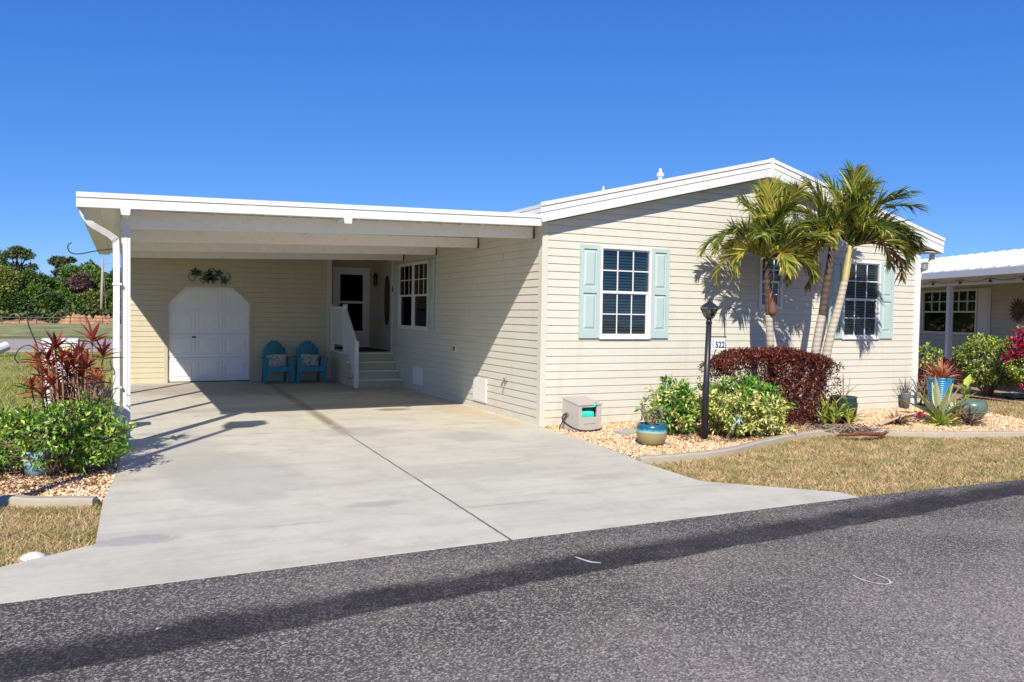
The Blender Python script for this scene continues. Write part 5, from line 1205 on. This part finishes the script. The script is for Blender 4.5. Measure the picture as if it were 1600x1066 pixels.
mb = MB(lambda s, w_, z: NT(s, -w_, z)); mb.box(-6.3, 14.3, .35, .42, 2.43, 2.60); mb.box(-6.3, 14.3, .0, NW-.02, 2.60, 2.63); mb.build('porch_beam', M['white_beam'], nh)
for s_ in (-1.2, 2.72, 6.9, 11):
    mb = MB(lambda s, w_, z: NT(s, -w_, z)); mb.box(s_-.05, s_+.05, .34, .44, -.02, 2.43); mb.build('porch_post', M['white'], nh)
wn = MB(NTW)
wn.box(4.80, 4.86, .0, .05, 1.30, 2.48); wn.box(7.0, 7.06, .0, .05, 1.30, 2.48); wn.box(4.86, 7.0, .0, .05, 2.42, 2.48); wn.box(4.86, 7.0, .0, .05, 1.30, 1.36); wn.box(5.88, 6.0, .0, .045, 1.36, 2.42)
for a_, b_ in ((4.86, 5.88), (6.0, 7.0)):
    wn.box(a_, b_, .0, .035, 1.87, 1.91)
    for k in (1, 2): x = a_+(b_-a_)*k/3; wn.box(x-.012, x+.012, .0, .03, 1.91, 2.42)
    wn.box(a_, b_, .0, .029, 2.15, 2.175)
wo = wn.build('window', M['vinyl'], nh)
mb = MB(NTW); mb.add([(4.86, -.02, 1.36), (7.0, -.02, 1.36), (7.0, -.02, 2.42), (4.86, -.02, 2.42)], [(0, 1, 2, 3)]); mb.build('pane', M['glass_dark'], wo, recalc=False)
mb = MB(NTW); mb.box(4.8, 7.06, -.3, -.25, 1.3, 2.48); mb.build('dark_backing', M['darkvoid'], wo)  # added near-black panel in place of the dim room behind the pane
mb = MB(NTW); mb.box(4.40, 4.78, .016, .04, 1.30, 2.48); mb.build('shutter', M['vinyl'], nh); mb = MB(NTW); mb.box(7.1, 7.5, .016, .04, 1.30, 2.48); mb.build('shutter', M['vinyl'], nh)
mb = MB(NTW); mb.box(4.33, 4.39, .014, .035, .0, 2.5); mb.build('wall_trim', M['vinyl'], nh)
mb = MB(NTW); sp = []
for k in range(32):
    r_ = .30 if k % 2 == 0 else .15; a_ = 2*math.pi*k/32; sp.append((3.40+r_*math.cos(a_), 1.92+r_*math.sin(a_)))
mb.prism(sp, .03, .045); o = mb.build('sun_face_ornament', M['bronze']); tag(o, 'dark spiky sun ornament on the neighbouring porch wall', 'wall ornament')
mb = MB(NTW); mb.lathe([(.13, 0), (.13, .02), (.1, .02), (.1, .0)], NTW(0, 0, 0) and (0, 0, 0), 4) if False else mb.tube([(4.55+.12*math.cos(a_*.4), .9, 2.22+.12*math.sin(a_*.4)) for a_ in range(17)], .022, 6)
mb.tube([(4.55, .9, 2.34), (4.55, .9, 2.58)], .005, 4); mb.tube([(4.55, .9, 2.1), (4.55, .9, 1.92)], .012, 5)
tag(mb.build('wind_chime', M['bronze']), 'round wind chime hanging under the neighbouring porch', 'wind chime')
sl_ = thing('string_lights', 'string of round bulbs looped along the neighbouring porch beam', 'string lights', NT(2, .0, 2.5)); cw = MB(lambda s, w_, z: NT(s, -w_, z))
for k in range(7):
    s0_ = -1.5+k*.95; cw.tube([(s0_, .33, 2.55), (s0_+.3, .32, 2.50), (s0_+.6, .32, 2.49), (s0_+.95, .33, 2.55)], .006, 4)
cw.build('cable', M['black'], sl_)
for k in range(7):
    mb = MB(); c = NT(-1.5+k*.95, -.32, 2.46); mb.lathe([(.015, .08), (.02, .06), (.035, .04), (.038, .02), (.02, 0)], c, 10); mb.build('bulb', M['bronze'], sl_, smooth=True)
# their shrubs
nb = thing('green_hedge', 'rounded yellow green hedge in front of the neighbouring porch', 'hedge', (11.9, 1.2, 0)); P, O = ell_shell(1100, (11.95, 1.15, .72), (.52, .85, .62), .55, .25, .1, 2)
cluster_leaves('foliage', P, O, 7, .065, .035, M['nhedge'], nb); stems('stems', (11.95, 1.15, 0), P[::25], M['twig'], nb, .018, .006)
bv = thing('bougainvillea', 'bougainvillea with magenta flowers at the right edge of the frame', 'shrub', (11.6, -.2, 0)); P, O = ell_shell(800, (11.65, -.20, .80), (.5, .55, .9), .5, .25, .16, 4)
P2, O2 = ell_shell(200, (11.35, .05, .95), (.3, .3, .55), .5, .25, .16, 4); P = np.concatenate([P, P2]); O = np.concatenate([O, O2])
f_ = np.sin(P[:, 0]*4+1)*np.cos(P[:, 2]*5+P[:, 1]*3)+RNG.normal(0, .25, len(P)) > -.15
cluster_leaves('foliage', P[~f_], O[~f_], 7, .07, .04, M['nhedge'], bv); cluster_leaves('flowers', P[f_], O[f_], 7, .05, .045, M['pinkflower'], bv); stems('stems', (11.6, -.2, 0), P[::25], M['twig'], bv, .016, .006)
dk = thing('dark_red_shrub', 'low dark red shrub beside the porch post', 'shrub', (11.3, 1.9, 0)); P, O = ell_shell(420, (11.35, 1.95, .42), (.42, .5, .42), .4, .05, .15, 5)
cluster_leaves('foliage', P, O, 7, .06, .03, M['darkred'], dk); stems('stems', (11.35, 1.95, 0), P[::20], M['twig'], dk)
mb = MB(); mb.prism([(11.6, .35), (12.1, .95), (12.5, .9), (12.7, .5), (12.3, .2), (12.0, .35)], .02, .06, 'z'); tag(mb.build('teal_sheet', M['tealmat']), 'flat teal sheet on the ground in front of the yellow green hedge', 'sheet')
mb = MB(); mb.prism([(12.6, -.3), (16, 1.6), (15.5, 2.6), (12.9, 1.3)], -.01, .0, 'z'); structure(mb.build('side_path', M['curb']))

# street lamp outside the frame whose shadow falls on the driveway
sl2 = thing('street_lamp', 'slim street lamp left of the driveway', 'street lamp', (-7.3, -4.05, 0))
mb = MB(); mb.tube([(-7.3, -4.05, -.05), (-7.3, -4.05, 4.7)], [.055, .05], 12); mb.build('pole', M['black'], sl2, smooth=True)
mb = MB(); mb.hexa([(-7.48, -4.2, 4.68), (-7.12, -4.2, 4.68), (-7.12, -3.9, 4.68), (-7.48, -3.9, 4.68), (-7.55, -4.25, 5.0), (-7.05, -4.25, 5.0), (-7.05, -3.85, 5.0), (-7.55, -3.85, 5.0)]); mb.build('lamp_head', M['black'], sl2)

# ------------------------------------------------------------------ far left background
def tree(x, y, H, rad, mi, label, umbrella=False, nleaf=2600, lsz=.28):
    t = thing('forest_tree', label, 'tree', (x, y, 0), 'trees along the far tree line')
    mb = MB(); lx = random.uniform(-.4, .4)
    mb.tube([(x, y, -.1), (x+lx*.4, y, H*.4), (x+lx, y, H*(.9 if umbrella else .7))], [.22, .16, .07], 7)
    lobes = []
    if umbrella:
        for k in range(16):
            a = random.uniform(0, 6.28); r_ = rad*random.uniform(.05, .95)*(1 if k < 9 else .8); lobes.append((x+lx+r_*math.cos(a), y+r_*math.sin(a), H-(random.uniform(.2, .9) if k < 9 else random.uniform(1.2, 3.4)), rad*random.uniform(.2, .42), rad*random.uniform(.12, .22)))
    else:
        rad *= 1.15
        for k in range(16):
            a = random.uniform(0, 6.28); f_ = random.uniform(0, 1); r_ = rad*(1-.55*f_)*random.uniform(.2, .8); lobes.append((x+lx*f_+r_*math.cos(a), y+r_*math.sin(a), H*(.28+.6*f_), rad*random.uniform(.35, .55), rad*random.uniform(.28, .45)))
    for l in lobes[::1]:
        mb.tube([(x+lx*.5, y, min(l[2]*.7, H*.6)), (l[0], l[1], l[2])], [.07, .03], 5, cap=False)
    mb.build('trunk', M['bark'], t, recalc=False)
    P = []; D = []
    per = nleaf//len(lobes)
    for l in lobes:
        d = unit(RNG.normal(0, 1, (per, 3))); q = RNG.uniform(.45, 1, (per, 1)); k_ = 1+.25*np.sin(d[:, :1]*7+l[0])*np.cos(d[:, 2:]*6+l[2])
        P.append(np.array(l[:3])+d*q*k_*np.array([l[3], l[3], l[4]])); D.append(unit(d+RNG.normal(0, .7, d.shape)))
    P = np.concatenate(P); D = np.concatenate(D)
    leaves('crown', P, D, lsz*RNG.uniform(.6, 1.4, len(P)), lsz*.55*RNG.uniform(.6, 1.3, len(P)), FOREST[mi], t, .1, .8)
tl = [(-16.4, 96, 8.2, 2.3, 3, 1, 'tall flat topped pine highest at the left edge'), (-12.9, 97, 7.4, 1.8, 3, 1, 'flat topped pine leaning right of the tallest pine'),
      (-17.2, 90, 5.6, 2.3, 2, 0, 'yellowish leafy tree in front at the far left'), (-14.6, 93, 5.8, 2.0, 0, 0, 'dark tree below the flat topped pines'),
      (-12.6, 94, 5.4, 1.8, 1, 0, 'mid green tree right of the dark tree'), (-10.9, 93, 6.9, 1.6, 1, 0, 'tall green tree left of the bare reddish tree'),
      (-9.9, 92, 5.6, 1.4, 4, 0, 'bare reddish twiggy tree near the utility pole'), (-8.4, 94, 6.1, 1.8, 1, 0, 'green tree behind the utility pole'),
      (-6.3, 95, 6.0, 2.0, 0, 0, 'dark green tree right of the utility pole'), (-12.0, 89, 3.2, 1.4, 0, 0, 'low dark bushy tree left of the dirt mounds'),
      (-15.8, 88.5, 3.4, 1.6, 0, 0, 'low dark bushy tree at the foot of the yellowish tree'), (-18.6, 88.5, 4.0, 1.8, 1, 0, 'bushy tree cut by the left edge of the frame'), (-10.0, 89.5, 3.0, 1.3, 1, 0, 'low green bushy tree behind the dirt mounds'),
      (-8.2, 89.5, 3.4, 1.4, 2, 0, 'low yellow green bushy tree behind the utility pole'), (-6.4, 89.5, 3.6, 1.6, 1, 0, 'low green bushy tree hidden by the carport post'), (-14.0, 90.5, 4.2, 1.5, 1, 0, 'medium green bushy tree in the middle of the left tree line')]
for (x, y, H, rad, mi, um, lab) in tl:
    tree(x, y, H, rad, mi, lab, bool(um), 7600 if not um else 5200, .27)
def mass(name, n, xr, yr, H, mat, label):
    x = RNG.uniform(*xr, n); y = RNG.uniform(*yr, n); hh = H*(.75+.18*np.sin(x*.55)+.12*np.sin(x*1.3+1)); hh = hh*np.clip(1.12-(x+16)*.02, .85, 1.25) if H > 3 else hh; z = hh*RNG.uniform(0, 1, n)**.6
    P = np.stack([x, y, z], 1); D = unit(RNG.normal(0, 1, (n, 3))); o = leaves(name, P, D, .5*RNG.uniform(.6, 1.4, n), .28*RNG.uniform(.6, 1.3, n), mat, None, .1, .8); stuff(o, label, 'woodland')
mass('woodland', 90000, (-75, 30), (97, 104), 6.9, FOREST[1], 'continuous dark green woodland behind the far tree line')
mass('undergrowth', 16000, (-75, 20), (86.5, 90), 1.7, FOREST[3], 'low scrub along the foot of the far tree line')
# dirt mounds
for (x, y, rx_, ry_, h_, lab) in ((-9.9, 86.6, 1.9, 1.2, .95, 'orange dirt mound left of the other one below the tree line'), (-7.5, 86.4, 1.6, 1.2, .85, 'orange dirt mound at the foot of the utility pole'), (-14.8, 86.6, 2.6, 1, .35, 'low pale dirt ridge behind the fence on the left')):
    n = 26; vs = []; fs = []
    for i in range(n+1):
        for j in range(n+1):
            a = i/n*2-1; c = j/n*2-1; r2 = a*a+c*c; z = h_*max(0, 1-r2)**.8*(1+.3*math.sin(a*9+x)*math.cos(c*7)+.15*math.sin(a*23)); vs.append((x+a*rx_, y+c*ry_, z-.08))
    for i in range(n):
        for j in range(n): k = i*(n+1)+j; fs.append((k, k+1, k+n+2, k+n+1))
    mb = MB(); mb.add(vs, fs); tag(mb.build('dirt_mound', M['dirt'], smooth=True), lab, 'dirt mound', 'dirt mounds beyond the road')
ff = thing('rail_fence', 'low brown rail fence along the far grass strip', 'fence', (-12, 84.5, 0))
mb = MB(); mb.box(-70, 25, 84.45, 84.5, .52, .60); mb.box(-70, 25, 84.46, 84.49, .2, .26); mb.build('rail', M['fence_brown'], ff)
for k in range(40):
    x = -45+k*1.5; mb = MB(); mb.box(x-.05, x+.05, 84.5, 84.58, -.05, .68); mb.build('fence_post', M['fence_brown'], ff)
up = thing('utility_pole', 'grey wooden utility pole in front of the far tree line', 'utility pole', (-7.95, 87.6, 0))
k_ = 87.6/95
mb = MB(); mb.tube([(-7.75, 87.6, -.2), (-7.55, 87.6, 6.95)], [.16, .12], 8); mb.build('pole', M['pole_wood'], up, smooth=True)
mb = MB(); mb.tube([(-7.55, 87.6, 6.3), (-7.0, 87.6, 6.5), (-6.6, 87.6, 6.35)], .03, 5); mb.build('arm', M['pole_wood'], up)
mb = MB(); mb.tube([(-7.45, 87.6, 5), (-7.25, 87.6, 1.5), (-7.2, 87.6, 0)], .02, 5); mb.build('guy_wire', M['silver'], up)
